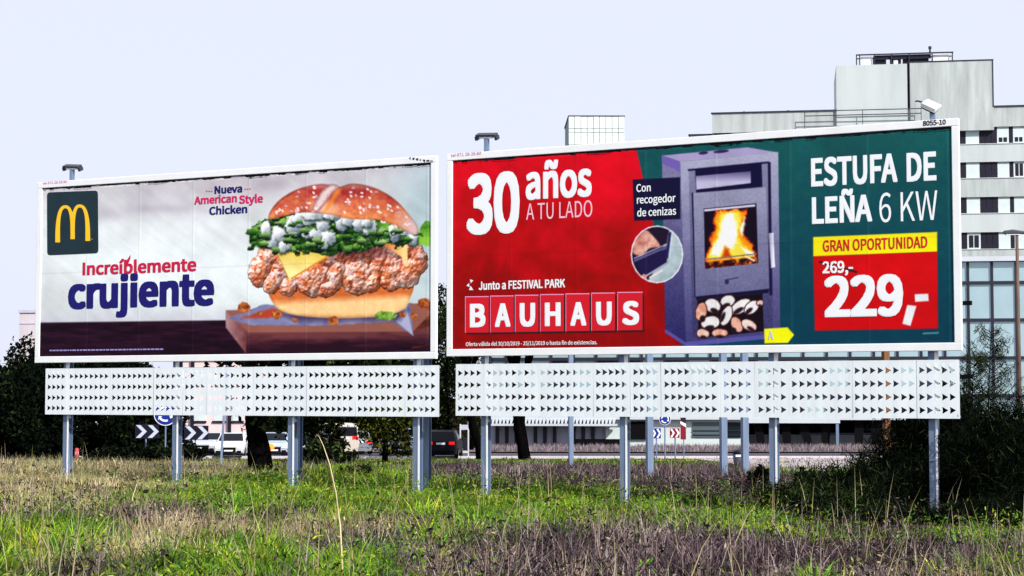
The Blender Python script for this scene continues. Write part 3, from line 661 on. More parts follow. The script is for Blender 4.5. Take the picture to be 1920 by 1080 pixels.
for py in (568, 706):
    s_, z_ = F1.st(1804, py); MB().box(W - .05 if py > 600 else W, W + .12, .03, .1, z_ - .03, z_ + .03).obj('bracket', M_black, B1)
# torn dark bits along the upper edge of both sheets
for bo, fc in ((B0, F0), (B1, F1)):
    r = random.Random(9); x = .11
    while x < W - .3:
        l = r.uniform(.15, 1.0); h = r.uniform(.012, .04)
        if r.random() < .72:
            top = H - .112; n = max(2, int(l / .07)); vs = [(x, -.0295, top), (min(x + l, W - .11), -.0295, top)] + [(x + (min(l, W - .11 - x)) * (1 - q / n), -.0295, top - h * r.uniform(.5, 1.2)) for q in range(n + 1)]
            MB().add(vs, [tuple(range(len(vs)))]).obj('torn_edge', M_dark, bo)
        x += l
s_ = F0.st(790, 300)[0]
r_ = random.Random(8)
for k in range(7):
    a = s_ - .2 + k * .065; zz = H - .005 - k * .012
    MB().add([(a, -.049, zz), (a + r_.uniform(.03, .07), -.052, zz + r_.uniform(-.01, .01)), (a + r_.uniform(.02, .06), -.05, zz - r_.uniform(.02, .05)), (a - .01, -.049, zz - r_.uniform(.01, .03))], [(0, 1, 2, 3)]).obj('torn_scrap', M_dark if k % 3 else M_lilac0, B0)
# ------------------------------------------------------------------ floodlights over the boards
def floodlight(fc, px, py_top, tilt, boxy, label):
    s, z = fc.st(px, py_top); q = fc.o + fc.a * s - fc.n * .1
    root = empty('floodlight', (q.x, q.y, fc.o.z + H), fc.yaw); tag(root, label, 'floodlight', 'floodlights above the billboards')
    h = z - H; MB().box(-.035, .035, -.03, .03, -.25, h - .06).obj('pole', M_galv, root)
    hd = empty('lamp_head', (0, 0, h), 0, root); hd.rotation_euler = (math.radians(25), tilt, 0)
    if boxy:
        hd.scale = (.72, .72, .72)
        MB().box(-.17, .15, -.2, .1, -.05, .05).obj('housing', M_frame, hd, bevel=.015); MB().box(-.15, .13, -.18, .08, -.075, -.0505).obj('lamp_glass', M_black, hd)
        MB().tube([(-.17, -.05, .0), (-.3, -.05, -.02), (-.34, -.05, -.05)], .018, 6).obj('bracket', M_steel, hd)
    else:
        MB().box(-.18, .18, -.06, .06, -.01, .025).obj('housing', M_steel, hd, bevel=.006)
        for sx in (-1, 1): MB().box(sx * .18 - .022, sx * .18 + .022, -.05, .05, -.075, -.0105).obj('end_cap', M_steel, hd)
        MB().box(-.12, .12, -.045, .045, -.045, -.0102).obj('lamp_glass', M_frame, hd)
floodlight(F0, 128.5, 311, .08, False, 'small T shaped floodlight above the burger billboard')
floodlight(F1, 907, 252, .05, False, 'small T shaped floodlight above the red half of the stove billboard')
floodlight(F1, 1745, 196, .5, True, 'white boxy floodlight tilted above the green half of the stove billboard')

# ------------------------------------------------------------------ posts behind the boards
def simple_post(px, y, z1, r, m, label, name='steel_post', cat='post', lean=0, group=None):
    p = G(px, y); root = empty(name, p); tag(root, label, cat, group)
    MB().box(-r, r, -r, r, -.3, z1 - p.z).obj('shaft', m, root); MB().box(-r * 1.25, r * 1.25, -r * 1.25, r * 1.25, z1 - p.z, z1 - p.z + .03).obj('cap', m, root)
    root.rotation_euler = (0, lean, .3); return root
simple_post(1070, 58, 4.5, .07, M_galv, 'slim grey post behind the apron, between the first and second posts of the stove billboard', group='posts behind the stove billboard')
simple_post(1217, 46, 4.5, .08, M_galv, 'grey steel post standing just beside the small roundabout sign', group='posts behind the stove billboard')
simple_post(1355, 46, 4.5, .08, M_galv, 'grey steel post standing left of the litter bin', group='posts behind the stove billboard')
simple_post(1395, 52, 4.5, .09, M_galv, 'grey steel post standing right of the litter bin', group='posts behind the stove billboard')
M_wood = mat('weathered_wood', (120, 84, 58), .85, var=.4, scale=9, bump=.4, streak=True)
simple_post(1660, 50, 5.0, .085, M_wood, 'brown wooden pole behind the green half of the stove billboard', 'wooden_pole', 'pole')
simple_post(416, 58, 3.2, .035, M_galv, 'thin leaning metal pole left of the white car', 'thin_pole', 'pole', lean=.055)

# street lamp on the right
def street_lamp():
    p = G(1910, 62); root = empty('street_lamp', p); tag(root, 'tall brown street lamp at the edge beside the glass building', 'street lamp')
    zt = P(1910, 440, 62).z - p.z
    m = mat('rusty_steel', (104, 84, 74), .7, metal=.3, var=.4, scale=6, streak=True)
    MB().tube([(0, 0, -.2), (0, 0, zt)], [.085, .055], 10).obj('pole', m, root, True); MB().box(-.13, .13, -.13, .13, -.2, .35).obj('base', m, root)
    MB().tube([(0, 0, zt), (-.12, 0, zt + .06), (-.2, 0, zt + .06)], .03, 6).obj('arm', M_steel, root)
    MB().prism([(-.5, zt + .02), (-.45, zt + .14), (-.15, zt + .18), (.25, zt + .12), (.3, zt + .02)], -.12, .12).obj('lamp_head', M_steel, root, bevel=.03)
    MB().box(-.4, .1, -.09, .09, zt - .01, zt + .019).obj('lamp_glass', M_frame, root)
street_lamp()

# ------------------------------------------------------------------ glass building
M_conc = mat('pale_concrete', (184, 192, 192), .85, var=.16, scale=.35, streak=True, bump=.1)
M_conc2 = mat('streaked_concrete', (174, 181, 180), .85, var=.26, scale=1.3, streak=True, bump=.15)
M_glass = mat('tinted_glass', (164, 190, 196), .16, metal=.25, var=.12, scale=.25, spec=.7)
M_shut = mat('white_shutter', (198, 210, 210), .6, var=.06, scale=2)
M_dimglass = mat('smoked_glass', (30, 38, 56), .2, var=.3, scale=.3, spec=.3)
M_mull = mat('mullion', (34, 36, 48), .5)
M_wht = mat('white_wall', (190, 197, 204), .7, var=.08, scale=.6)
M_lilac = mat('lilac_wall', (186, 186, 206), .8, var=.15, scale=.8)
def glass_building():
    fc = Face((0, 126.0, EYE), -math.radians(8)); s0, _ = fc.st(918, 700); s1, _ = fc.st(2060, 700); _, zt = fc.st(1860, 490); _, zb = fc.st(1860, 779)
    base = ZR - EYE; root = empty('glass_building', (fc.o.x, fc.o.y, EYE), fc.yaw); tag(root, 'glass walled building with dark mullions behind the stove billboard', 'building')
    o = lambda m, n, mt, par=root, **k: m.obj(n, mt, par, **k)
    ref, _ = fc.st(1816, 600); cw = fc.st(1861, 600)[0] - ref
    n0 = math.floor((s0 - ref) / cw); n1 = math.ceil((s1 - ref) / cw); sa, sb = ref + n0 * cw, ref + n1 * cw
    zr = [zt] + [fc.st(1860, q)[1] for q in (530, 600, 671, 742)] + [zb]
    core = o(MB().box(sa, sb, .25, 16, zb, zt - .02), 'core', M_conc)
    cwall = empty('curtain_wall', (0, 0, 0), 0, root)
    for r in range(5):
        mes = {}
        for key, mm in ((True, M_glass), (False, M_dimglass)): mes[key] = MB().box(.05, cw - .05, .06, .1, zr[r + 1] + .05, zr[r] - .05).mesh('glass_pane'); mes[key].materials.append(mm)
        for k in range(n0, n1):
            mg = M_glass; xm = ref + k * cw
            if xm < fc.st(1785, 700)[0] and ((r == 4 and k % 7) or (r == 3 and (k * 37 % 11) < 7 and k > n0 + 2)): mg = M_dimglass
            q = bpy.data.objects.new('glass_pane', mes[mg is M_glass]); COL.objects.link(q); q.parent = cwall; q.location.x = ref + k * cw; q.rotation_euler.z = random.uniform(-.01, .01)
    vme = MB().box(-.09, .09, -.06, .2, zb, zt - .01).mesh('mullion')
    for k in range(n0, n1 + 1): q = link('mullion', vme, M_mull, cwall); q.location.x = ref + k * cw
    for z in zr[1:-1]: o(MB().box(sa - .05, sb + .05, -.08, .18, z - .11, z + .11), 'transom', M_mull, cwall)
    o(MB().box(sa - .3, sb + .3, -.35, 16.2, zt, zt + .32), 'cornice', M_wht)
    o(MB().box(sa - .2, sb + .2, -.2, .22, zb - .32, zb - .005), 'fascia', M_wht)
    tme = MB().prism([(0, zb - .32), (.22, zb - .32), (.12, zb - .62), (.02, zb - .62)], -.3, -.1).mesh('canopy_tooth')
    for k in range(34):
        q = link('canopy_tooth', tme, M_mull if k % 2 else M_wht, root); q.location.x = sa + .6 + k * .26
    o(MB().box(sa + .4, sa + 9.5, -.6, -.05, zb - .78, zb - .625), 'canopy_edge', M_wht)
    # ground floor set back
    gs = lambda px: fc.st(px, 810)[0]
    o(MB().box(sa, gs(1135), .75, 1.0, base, zb - .33), 'ground_floor_wall', M_lilac)
    o(MB().box(gs(1135), gs(1400), .3, .6, base, zb - .33), 'ground_floor_wall', M_shut)
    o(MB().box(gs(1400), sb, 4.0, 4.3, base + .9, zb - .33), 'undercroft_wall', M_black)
    o(MB().box(gs(1400), sb, 3.9, 4.4, base, base + .9), 'low_wall', M_wht)
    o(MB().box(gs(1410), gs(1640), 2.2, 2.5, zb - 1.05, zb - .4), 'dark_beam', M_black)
    for z in (.95, 1.3): o(MB().box(gs(1500), gs(1660), 3.6, 3.66, base + z, base + z + .08), 'handrail', M_galv)
    for k, px in enumerate(range(930, 1180, 18)):
        if k % 4 != 3: o(MB().box(gs(px) - .12, gs(px) + .12, .5, .74, base, zb - .33), 'column', M_mull)
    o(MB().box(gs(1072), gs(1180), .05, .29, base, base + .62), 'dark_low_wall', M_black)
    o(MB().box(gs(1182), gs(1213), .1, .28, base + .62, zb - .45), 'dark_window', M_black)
    for a, b, mt in ((1298, 1352, mat('dim_glass', (96, 110, 116), .2, metal=.3)), (1362, 1389, mat('dark_glass', (14, 26, 34), .15))):
        wn = o(MB().box(gs(a), gs(b), .22, .29, base + .75, zb - .5), 'window', mt)
        for z in (.5, .8): o(MB().box(gs(a), gs(b), .17, .215, base + .4 + z, base + .46 + z), 'glazing_bar', M_mull, wn)
    for px, lean in ((1418, .35), (1472, .1), (1503, .5), (1549, -.1), (1610, .0), (1640, .1)):
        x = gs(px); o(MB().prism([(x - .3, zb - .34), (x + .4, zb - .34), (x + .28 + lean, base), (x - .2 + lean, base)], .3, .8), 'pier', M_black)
    o(MB().box(gs(1402), gs(1575), -.25, -.05, zb - .55, zb - .33), 'white_beam', M_wht)
    for px in (1452, 1570): o(MB().box(gs(px) - .1, gs(px) + .1, -.2, 0, base, zb - .33), 'slim_column', M_galv)
glass_building()

# ------------------------------------------------------------------ hospital-like slab behind
M_louv = mat('dark_louvre', (16, 12, 34), .6, var=.2, scale=6, streak=True)
def slab_building():
    fc = Face(P(1700, 740, 166), -math.radians(9.0)); yaw = fc.yaw
    root = empty('slab_building', fc.o, yaw); tag(root, 'tall grey concrete block with rows of white shuttered windows', 'building')
    o = lambda m, n, mt, par=root, **k: m.obj(n, mt, par, **k)
    S = lambda px, py=240: fc.st(px, py)[0]; T = lambda py, px=1800: fc.st(px, py)[1]
    sl, sr = S(1335, 210), S(2100, 210); zt = T(208, 1560); base = ZR - EYE
    bands = [(T(239), T(270)), (T(304.5), T(334)), (T(370), T(400)), (T(436), T(467))]
    # facade bands as real recesses: full wall strips between
    zs = [zt]
    for a, b in bands: zs += [a, b]
    zs.append(base)
    wall = empty('facade', (0, 0, 0), 0, root)
    for i in range(0, len(zs), 2): o(MB().box(sl, sr, 0, .5, zs[i + 1], zs[i]), 'wall_band', M_conc2 if i % 4 == 0 else M_conc, wall)
    o(MB().box(sl, sr, .5, 14, base, zt - .02), 'core', M_conc)
    o(MB().box(sl - .1, sr, -.1, .3, zt, zt + .12), 'coping', M_mull)
    u = lambda px: S(px, 320) - S(1812, 320)
    offs = [(0, u(1837)), (u(1871), u(1893)), (u(1901), u(1922))]; per = u(1932) - 0 + (u(1837)) * .3
    x0 = S(1812, 320)
    k0 = math.floor((sl - x0) / per); k1 = math.ceil((sr - x0) / per)
    for bi, (a, b) in enumerate(bands):
        sill = o(MB().box(sl, sr, -.06, .2, b - .07, b - .005), 'sill', M_conc, wall)
        for k in range(k0, k1):
            prev = None
            for j, (p, q) in enumerate(offs):
                p, q = x0 + k * per + p, x0 + k * per + q
                if p < sl or q > sr: prev = q; continue
                wn = o(MB().box(p, q, .18, .26, b, a - .005), 'window', M_shut, wall)
                o(MB().box(p + .02, q - .02, .14, .178, a - .14, a - .02), 'shutter_box', M_conc, wn)
                rr = random.Random(bi * 97 + k * 13 + j + 4).random()
                hh = .42 if rr > .62 else 0
                if rr > .85: hh = 1.15
                if hh:
                    md = (p + q) / 2
                    for c0, c1 in ((p + .16, md - .05), (md + .05, q - .16)): o(MB().box(c0, c1, .15, .179, b + .14, b + .14 + hh), 'pane', M_louv, wn)
            # dark louvre panels between
            for p, q in ((offs[0][1], offs[1][0]), (offs[1][1], offs[2][0]), (offs[2][1], per)):
                p, q = x0 + k * per + p, x0 + k * per + q
                if q < sl or p > sr: continue
                p = max(p, sl)
                n = max(1, round((q - p) / .6)); 
                for c in range(n): o(MB().box(p + (q - p) * c / n + .02, p + (q - p) * (c + 1) / n - .02, .2, .28, b, a - .005), 'louvre', M_louv, wall)
    # lift tower on the roof
    tl, tm, tr = S(1568, 170), S(1705, 170), S(1862, 170); tz1, tz2 = T(131, 1570), T(118, 1858)
    tw = empty('lift_tower', (0, 0, 0), 0, root)
    o(MB().box(tl, tm - .2, -.3, 9, zt - 1.5, tz1 + .35), 'tower_wall', M_conc, tw); o(MB().box(tm + .05, tr, -.28, 9, zt - 2.2, tz1 + .45), 'tower_wall', M_conc2, tw)
    o(MB().box(tm - .2, tm + .05, .1, 8.9, zt - 1.5, tz1 + .3), 'joint', M_louv, tw)
    o(MB().box(tm + .05, tr + .05, -.33, 9.05, tz1 + .45, tz1 + .55), 'coping', M_mull, tw)
    o(MB().box(tr - .06, tr + .02, -.34, -.285, zt, tz1 + .45), 'downpipe', M_mull, tw)
    for z in (zt - .1, zt - .55):
        o(MB().tube([(tl - 3, -.8, z), (tm + 1, -.8, z)], .05, 6), 'roof_railing', M_steel, tw)
    for x in np.linspace(tl - 3, tm + 1, 3): o(MB().tube([(x, -.8, zt - 1.8), (x, -.8, zt - .05)], .035, 5), 'railing_post', M_steel, tw)
    # roof plant
    pl = empty('roof_plant', (0, -1.9, 0), 0, root); z0 = tz1 + .35
    q = lambda px: S(px, 110); zp = T(99, 1690)
    o(MB().box(q(1607), q(1788), 2.0, 2.12, zp - .12, zp), 'roof_beam', M_mull, pl)
    o(MB().box(q(1607), q(1788), 4.0, 4.12, zp - .1, zp), 'roof_beam', M_mull, pl)
    for px in (1606, 1612, 1640, 1672, 1705, 1748, 1786): o(MB().box(q(px) - .05, q(px) + .05, 2.0, 2.12, z0, zp), 'stanchion', M_mull, pl)
    o(MB().box(q(1614), q(1636), 2.3, 3.6, z0, zp - .2), 'white_unit', M_frame, pl)
    o(MB().box(q(1750), q(1780), 2.3, 3.6, z0, zp - .15), 'white_unit', M_frame, pl)
    for a, b in ((1638, 1662), (1670, 1690), (1694, 1742)): o(MB().box(q(a), q(b), 2.4, 3.4, z0 + .1, zp - .12), 'cooling_unit', M_louv, pl)
    o(MB().box(q(1640), q(1746), 2.2, 2.3, zp - .55, zp - .13), 'screen', M_louv, pl)
    o(MB().box(q(1676), q(1684), 2.3, 2.38, z0, z0 + .5), 'vent', M_frame, pl)
    o(MB().tube([(q(1744), 2, zp), (q(1744), 2, zp + .35)], .08, 6), 'mast', M_mull, pl); o(MB().box(q(1744) - .14, q(1744) + .14, 1.9, 2.1, zp + .3, zp + .55), 'mast_head', M_mull, pl)
    o(MB().box(S(1293, 252), sl - .01, .6, 10, base, T(252, 1310)), 'low_wing', M_conc)
    o(MB().box(S(1290, 252), sl - .02, .4, 10.1, T(252, 1310), T(250, 1310)), 'coping', M_mull)
    for px in (1478, 1395): o(MB().box(S(px) - .1, S(px) + .1, .5, .9, zt, zt + .25), 'roof_vent', M_mull)
slab_building()
def panel_block():
    fc = Face(P(1118, 740, 190), math.radians(1)); root = empty('panelled_block', fc.o, fc.yaw); tag(root, 'pale block with a grid of wall panels rising behind the stove billboard', 'building')
    a, b = fc.st(1066, 240)[0], fc.st(1171, 240)[0]; zt = fc.st(1118, 218)[1]; base = ZR - EYE
    MB().box(a + .05, b - .05, .12, 9, base, zt - .05).obj('core', mat('grey_joint', (150, 162, 162), .9), root)
    n = 9; cw = (b - a) / n; zz = [zt, zt - 1.35, zt - 1.75, zt - 3.1, zt - 4.4]
    m = mat('pale_panel', (214, 224, 220), .8, var=.1, scale=.5)
    for j in range(4):
        me = MB().box(.03, cw - .03, 0, .12, zz[j + 1] + .03, zz[j] - .03).mesh('wall_panel')
        for k in range(n): o = link('wall_panel', me, m, root); o.location = (a + k * cw, random.uniform(-.02, .02), 0)
    MB().box(a, b, 0, .118, base, zt - 4.41).obj('lower_wall', M_conc, root)
    MB().box(a - .05, b + .05, -.05, 9.1, zt, zt + .09).obj('coping', M_steel, root)
panel_block()
def left_tower():
    fc = Face(P(60, 740, 180), -math.radians(8)); root = empty('far_tower', fc.o, fc.yaw); tag(root, 'plain pinkish grey tower behind the dark trees beside the burger billboard', 'building')
    a, b = fc.st(36, 620)[0], fc.st(150, 620)[0]; zt = fc.st(50, 581)[1]; base = ZR - EYE; m = mat('pink_concrete', (204, 194, 200), .85, var=.16, scale=.5, streak=True)
    MB().box(a, b, 0, 9, base, zt - .3).obj('wall', m, root); MB().box(a - .12, b + .12, -.12, 9.1, zt - .299, zt).obj('coping', M_lilac, root)
    z1 = fc.st(50, 606)[1]; MB().box(a - .02, b, -.05, .2, z1 - .08, z1 + .08).obj('string_course', M_lilac, root)
    for k in range(4):
        for j in range(3): MB().box(a + 3 + k * 1.5, a + 3.9 + k * 1.5, -.04, .1, zt - 3.2 - j * 3, zt - 1.8 - j * 3).obj('window', M_louv, root)
left_tower()
def pink_house():
    fc = Face(P(400, 740, 134), -math.radians(4)); root = empty('pink_house', fc.o, fc.yaw); tag(root, 'pale pink house with white blinds behind the white car', 'house')
    m = mat('pink_render', (226, 200, 200), .85, var=.1, scale=.6); a, b = fc.st(336, 800)[0], fc.st(462, 800)[0]; base = ZR - EYE; zt = fc.st(400, 672)[1]
    MB().box(a, b, 0, 8, base, zt).obj('wall', m, root)
    MB().prism([(a - .3, zt), (b + .3, zt), ((a + b) / 2, zt + 1.6)], -.3, 8.3).obj('roof', mat('roof_tile', (150, 84, 64), .8, var=.2, scale=4), root)
    for px0, px1 in ((363, 386), (400, 422), (436, 456)):
        for r0, r1 in ((762, 789), (688, 720)):
            x0, z1 = fc.st(px0, r0); x1, z0 = fc.st(px1, r1); wn = MB().box(x0, x1, -.03, .1, z0, z1).obj('window', M_shut, root)
            MB().box(x0 - .06, x1 + .06, -.12, -.035, z0 - .14, z0 - .01).obj('sill', M_louv, wn)
    for px in (361, 431): x, _ = fc.st(px, 800); MB().box(x - .12, x + .12, -.25, -.06, base, zt - .1).obj('downpipe', M_louv, root)
    x, z = fc.st(430, 815); MB().prism([(x - .6, base), (x + .6, base), (x + .35, z), (x - .35, z)], -1.2, -.3).obj('porch', M_lilac, root)
pink_house()

# ------------------------------------------------------------------ vehicles
M_tyre = mat('tyre', (16, 16, 18), .9); M_rim = mat('rim', (150, 152, 156), .35, metal=.7); M_cglass = mat('car_glass', (10, 13, 20), .12, spec=.2)
M_tail = mat('tail_lamp', (230, 24, 30), .3, emit=.9); M_head = mat('head_lamp', (236, 240, 244), .15, spec=.7); M_plate = mat('number_plate', (226, 228, 226), .5)
def car(px, y, yaw, rgb, label, L=4.4, Wd=1.82, Ht=1.5, suv=False, van=False, group='cars on the road'):
    p = G(px, y); p.z = ZR + .01; nm = 'van' if van else 'car'
    root = empty(nm, p, yaw); tag(root, label, nm, group)
    paint = mat('paint_%d_%d_%d' % rgb, rgb, .3, spec=.15 if sum(rgb) < 200 else .5)
    h, w = Ht, Wd / 2; hl = L / 2
    if van: st = [(-hl, .42, h * .5, h * .94, .96, .86), (-hl + .12, .3, h * .5, h, 1, .9), (hl * .35, .3, h * .5, h, 1, .9), (hl * .62, .3, h * .48, h * .62, 1, .92), (hl * .95, .32, h * .42, h * .47, .97, .9), (hl, .42, h * .36, h * .38, .9, .85)]
    else:
        k = .06 if suv else 0
        st = [(-hl, .45, h * .5, h * (.56 + k), .88, .8), (-hl + .14, .28, h * .6, h * (.68 + k), .97, .86), (-hl + (.42 if suv else .75), .24, h * .62, h * .95, 1, .78), (-hl * .45, .24, h * .62, h, 1, .74),
              (hl * .1, .24, h * .61, h * .98, 1, .74), (hl * .43, .24, h * .59, h * .66, 1, .84), (hl * .85, .28, h * .54, h * .60, .98, .84), (hl, .36, h * .47, h * .52, .9, .78)]
    vs = []; fs = []
    for X, zb, zm, zt, a, b in st:
        vs += [(X, -w * a * .94, zb), (X, -w * a, (zb + zm) / 2), (X, -w * a * .985, zm), (X, -w * b, zt), (X, w * b, zt), (X, w * a * .985, zm), (X, w * a, (zb + zm) / 2), (X, w * a * .94, zb)]
    n = len(st)
    for i in range(n - 1):
        for j in range(8): fs.append((i * 8 + j, i * 8 + (j + 1) % 8, (i + 1) * 8 + (j + 1) % 8, (i + 1) * 8 + j))
    fs += [tuple(range(8)), tuple((n - 1) * 8 + j for j in range(8))[::-1]]
    body = MB().add(vs, fs).obj('body', paint, root, bevel=.03)
    if van:
        fr = [(hl * .36, h * .95), (hl * .60, h * .64)]; re = [(-hl - .012, h * .6), (-hl + .004, h * .88)]; sd = [(hl * .05, h * .6, h * .9), (hl * .45, h * .58, h * .72)]; tw = .8
    else:
        fr = [(hl * .12, h * .965), (hl * .41, h * .69)]; re = [(-hl + .16, h * .72), (-hl + (.40 if suv else .70), h * .93)]; sd = [(-hl * .6, h * .64, h * .9), (hl * .28, h * .64, h * .78)]; tw = .68
    def quad(nm, pts, m, par=root): return MB().add(pts, [(0, 1, 2, 3)]).obj(nm, m, par)
    e = .02
    quad('windscreen', [(fr[0][0] + e, -w * tw, fr[0][1] + e), (fr[0][0] + e, w * tw, fr[0][1] + e), (fr[1][0] + e, w * (tw + .12), fr[1][1] + e), (fr[1][0] + e, -w * (tw + .12), fr[1][1] + e)], M_cglass)
    quad('rear_window', [(re[0][0] - e, -w * (tw + .05), re[0][1] + e), (re[0][0] - e, w * (tw + .05), re[0][1] + e), (re[1][0] - e, w * (tw - .02), re[1][1] + e), (re[1][0] - e, -w * (tw - .02), re[1][1] + e)], M_cglass)
    for s in (-1, 1):
        quad('side_window', [(sd[0][0], s * w * 1.0, sd[0][1]), (sd[1][0], s * w * 1.0, sd[1][1]), (sd[1][0] - .25, s * w * .9, sd[1][2]), (sd[0][0] + .1, s * w * .84, sd[0][2])], M_cglass)
        MB().box(hl * .3 - .08, hl * .3 + .08, s * w * 1.02 - .0, s * w * 1.14, h * .62, h * .7).obj('mirror', paint, root)
        MB().box(-hl - .03, -hl + .1, s * w * .68 - .16, s * w * .68 + .16, h * .5, h * .6).obj('tail_lamp', M_tail, root)
        MB().box(hl - .2, hl + .03, s * w * .68 - .15, s * w * .68 + .15, h * .40, h * .49).obj('head_lamp', M_head, root); MB().box(hl - .2, hl + .032, s * w * .66 - .13, s * w * .66 + .13, h * .24, h * .32).obj('fog_lamp', M_black, root)
        for fx in (-.62, .62):
            wh = MB().tube([(hl * fx, s * (w - .2), .32), (hl * fx, s * (w + .01), .32)], .32, 16).obj('wheel', M_tyre, root)
            MB().tube([(hl * fx, s * (w + .011), .32), (hl * fx, s * (w + .02), .32)], .2, 12).obj('rim', M_rim, wh)
    MB().box(hl - .1, hl + .035, -w * .46, w * .46, h * .26, h * .45).obj('grille', M_black, root)
    MB().box(hl - .12, hl + .03, -w * .86, w * .86, .2, .3).obj('bumper', M_black, root)
    MB().box(-hl - .02, -hl + .14, -w * .86, w * .86, .22, .42).obj('bumper', M_black if suv else paint, root)
    MB().box(hl + .036, hl + .046, -.26, .26, h * .29, h * .35).obj('number_plate', M_plate, root); MB().box(-hl - .03, -hl - .004, -.26, .26, h * .5, h * .57).obj('number_plate', M_plate, root)
    return root
TO = -math.pi / 2
car(438, 106, TO + .05, (214, 218, 224), 'white car facing the camera beside the thick tree trunk', Ht=1.45)
car(399, 112, TO - .1, (186, 196, 204), 'white car partly behind the thin leaning pole', Ht=1.35)
c3 = car(517, 107, TO + .1, (170, 184, 200), 'pale blue car with a lit orange lamp right of the thick trunk', Ht=1.45)
MB().tube([(2.24, -.15, .66), (2.3, -.15, .66)], [.2, .12], 10).obj('lit_lamp', mat('orange_lamp', (255, 84, 26), .3, emit=5), c3)
car(563, 109, TO, (40, 52, 60), 'dark car just right of the third post of the burger billboard', Ht=1.4)
car(632, 112, math.pi / 2 + .3, (190, 180, 170), 'cream van seen from behind below the burger billboard', L=5, Wd=1.9, Ht=1.95, van=True)
car(664, 113, math.pi / 2 + .25, (120, 126, 136), 'silver car with red tail lamps next to the cream van', Ht=1.45)
car(746, 108, TO + .2, (120, 128, 140), 'grey car half hidden by leaves under the burger billboard', Ht=1.45)
car(777, 112, TO, (230, 234, 238), 'white car behind the last post of the burger billboard', Ht=1.6)
car(834, 105.6, math.pi / 2 - .06, (22, 24, 32), 'black off-road car seen from behind between the billboards', L=4.6, Wd=1.88, Ht=1.66, suv=True)

# ------------------------------------------------------------------ signs and street furniture
M_sblue = mat('sign_blue', (20, 40, 130), .4); M_sblack = mat('sign_black', (16, 14, 34), .45); M_swhite = mat('sign_white', (186, 196, 212), .45); M_sred = mat('sign_red', (120, 14, 34), .45)
def chevron_sign(px0, px1, py0, py1, y, label, bg=M_sblack, fg=M_swhite, n=2):
    pm = G((px0 + px1) / 2, y); a, b = P(px0, py1, y), P(px1, py0, y); root = empty('chevron_sign', pm); tag(root, label, 'road sign', 'chevron signs on the roundabout')
    x0, x1, z0, z1 = a.x - pm.x, b.x - pm.x, a.z - pm.z, b.z - pm.z
    MB().box(x0, x1, -.02, .02, z0, z1).obj('panel', bg, root, bevel=.01); MB().tube([(0, .05, -.3), (0, .05, z1)], .04, 8).obj('pole', M_galv, root)
    wd = (x1 - x0) / n; h = z1 - z0
    for k in range(n):
        l = x0 + k * wd + wd * .08; t = wd * .38
        MB().prism([(l, z1 - .03), (l + t, z1 - .03), (l + wd * .92, z0 + h / 2), (l + t, z0 + .03), (l, z0 + .03), (l + wd * .54, z0 + h / 2)], -.027, -.0205).obj('chevron', fg, root)
chevron_sign(253, 298, 796, 822, 90, 'dark chevron sign with two white arrows, nearer the dark hedge trees')
chevron_sign(345, 391, 798, 825, 90, 'dark chevron sign with two white arrows, nearer the white cars')
chevron_sign(1221, 1239, 803, 822, 100, 'small blue chevron sign beside the red and white markers', M_sblue, M_frame)
chevron_sign(1256, 1274, 803, 821, 101, 'small red chevron sign with two white arrows', M_sred, M_frame)
def stripe_marker():
    p = G(1281, 102); root = empty('striped_marker', p); tag(root, 'narrow upright red and white marker board right of the red chevron sign', 'road sign')
    a, b = P(1276, 824, 102), P(1286, 783, 102); x0, x1, z0, z1 = a.x - p.x, b.x - p.x, a.z - p.z, b.z - p.z
    MB().box(x0, x1, -.02, .02, z0, z1).obj('panel', M_frame, root); MB().tube([(0, .05, -.3), (0, .05, z1)], .03, 6).obj('pole', M_galv, root)
    MB().add([(x0, -.023, z0), (x1, -.023, z0), (x1, -.023, z0 + .7), (x0, -.023, z0 + .9)], [(0, 1, 2, 3)]).obj('stripe', M_sred, root)
    MB().add([(x0, -.023, z1 - .2), (x1, -.023, z1 - .35), (x1, -.023, z1), (x0, -.023, z1)], [(0, 1, 2, 3)]).obj('stripe', M_ink, root)
stripe_marker()
def round_sign(px, py, r, y, label):
    p = G(px, y); c = P(px, py, y); R = r / F * y; zc = c.z - p.z; root = empty('roundabout_sign', p); tag(root, label, 'road sign', 'blue round signs')
    MB().tube([(0, .06, -.3), (0, .06, zc + R * .6)], .04, 8).obj('pole', M_galv, root)
    MB().tube([(0, -.02, zc), (0, .02, zc)], R, 28).obj('rim', M_frame, root); MB().tube([(0, -.028, zc), (0, -.0205, zc)], R * .93, 28).obj('disc', M_sblue, root)
    for k in range(3):
        t0 = math.radians(100 + 120 * k); mb = MB(); o = []; i = []
        for q in range(9): tt = t0 + math.radians(70) * q / 8; o.append((math.cos(tt) * R * .66, math.sin(tt) * R * .66)); i.append((math.cos(tt) * R * .5, math.sin(tt) * R * .5))
        te = t0 - math.radians(22); tip = (math.cos(te) * R * .58, math.sin(te) * R * .58); ou = (math.cos(t0) * R * .8, math.sin(t0) * R * .8); iu = (math.cos(t0) * R * .36, math.sin(t0) * R * .36)
        poly = [ou, tip, iu] + i + o[::-1]
        mb.add([(x, -.032, zc + z) for x, z in poly], [tuple(range(len(poly)))]).obj('arrow', M_frame, root)
round_sign(312, 776, 22, 88, 'large blue round sign with white arrows behind the apron of the burger billboard')
round_sign(1246, 786, 11, 101, 'small blue round sign behind the apron of the stove billboard')
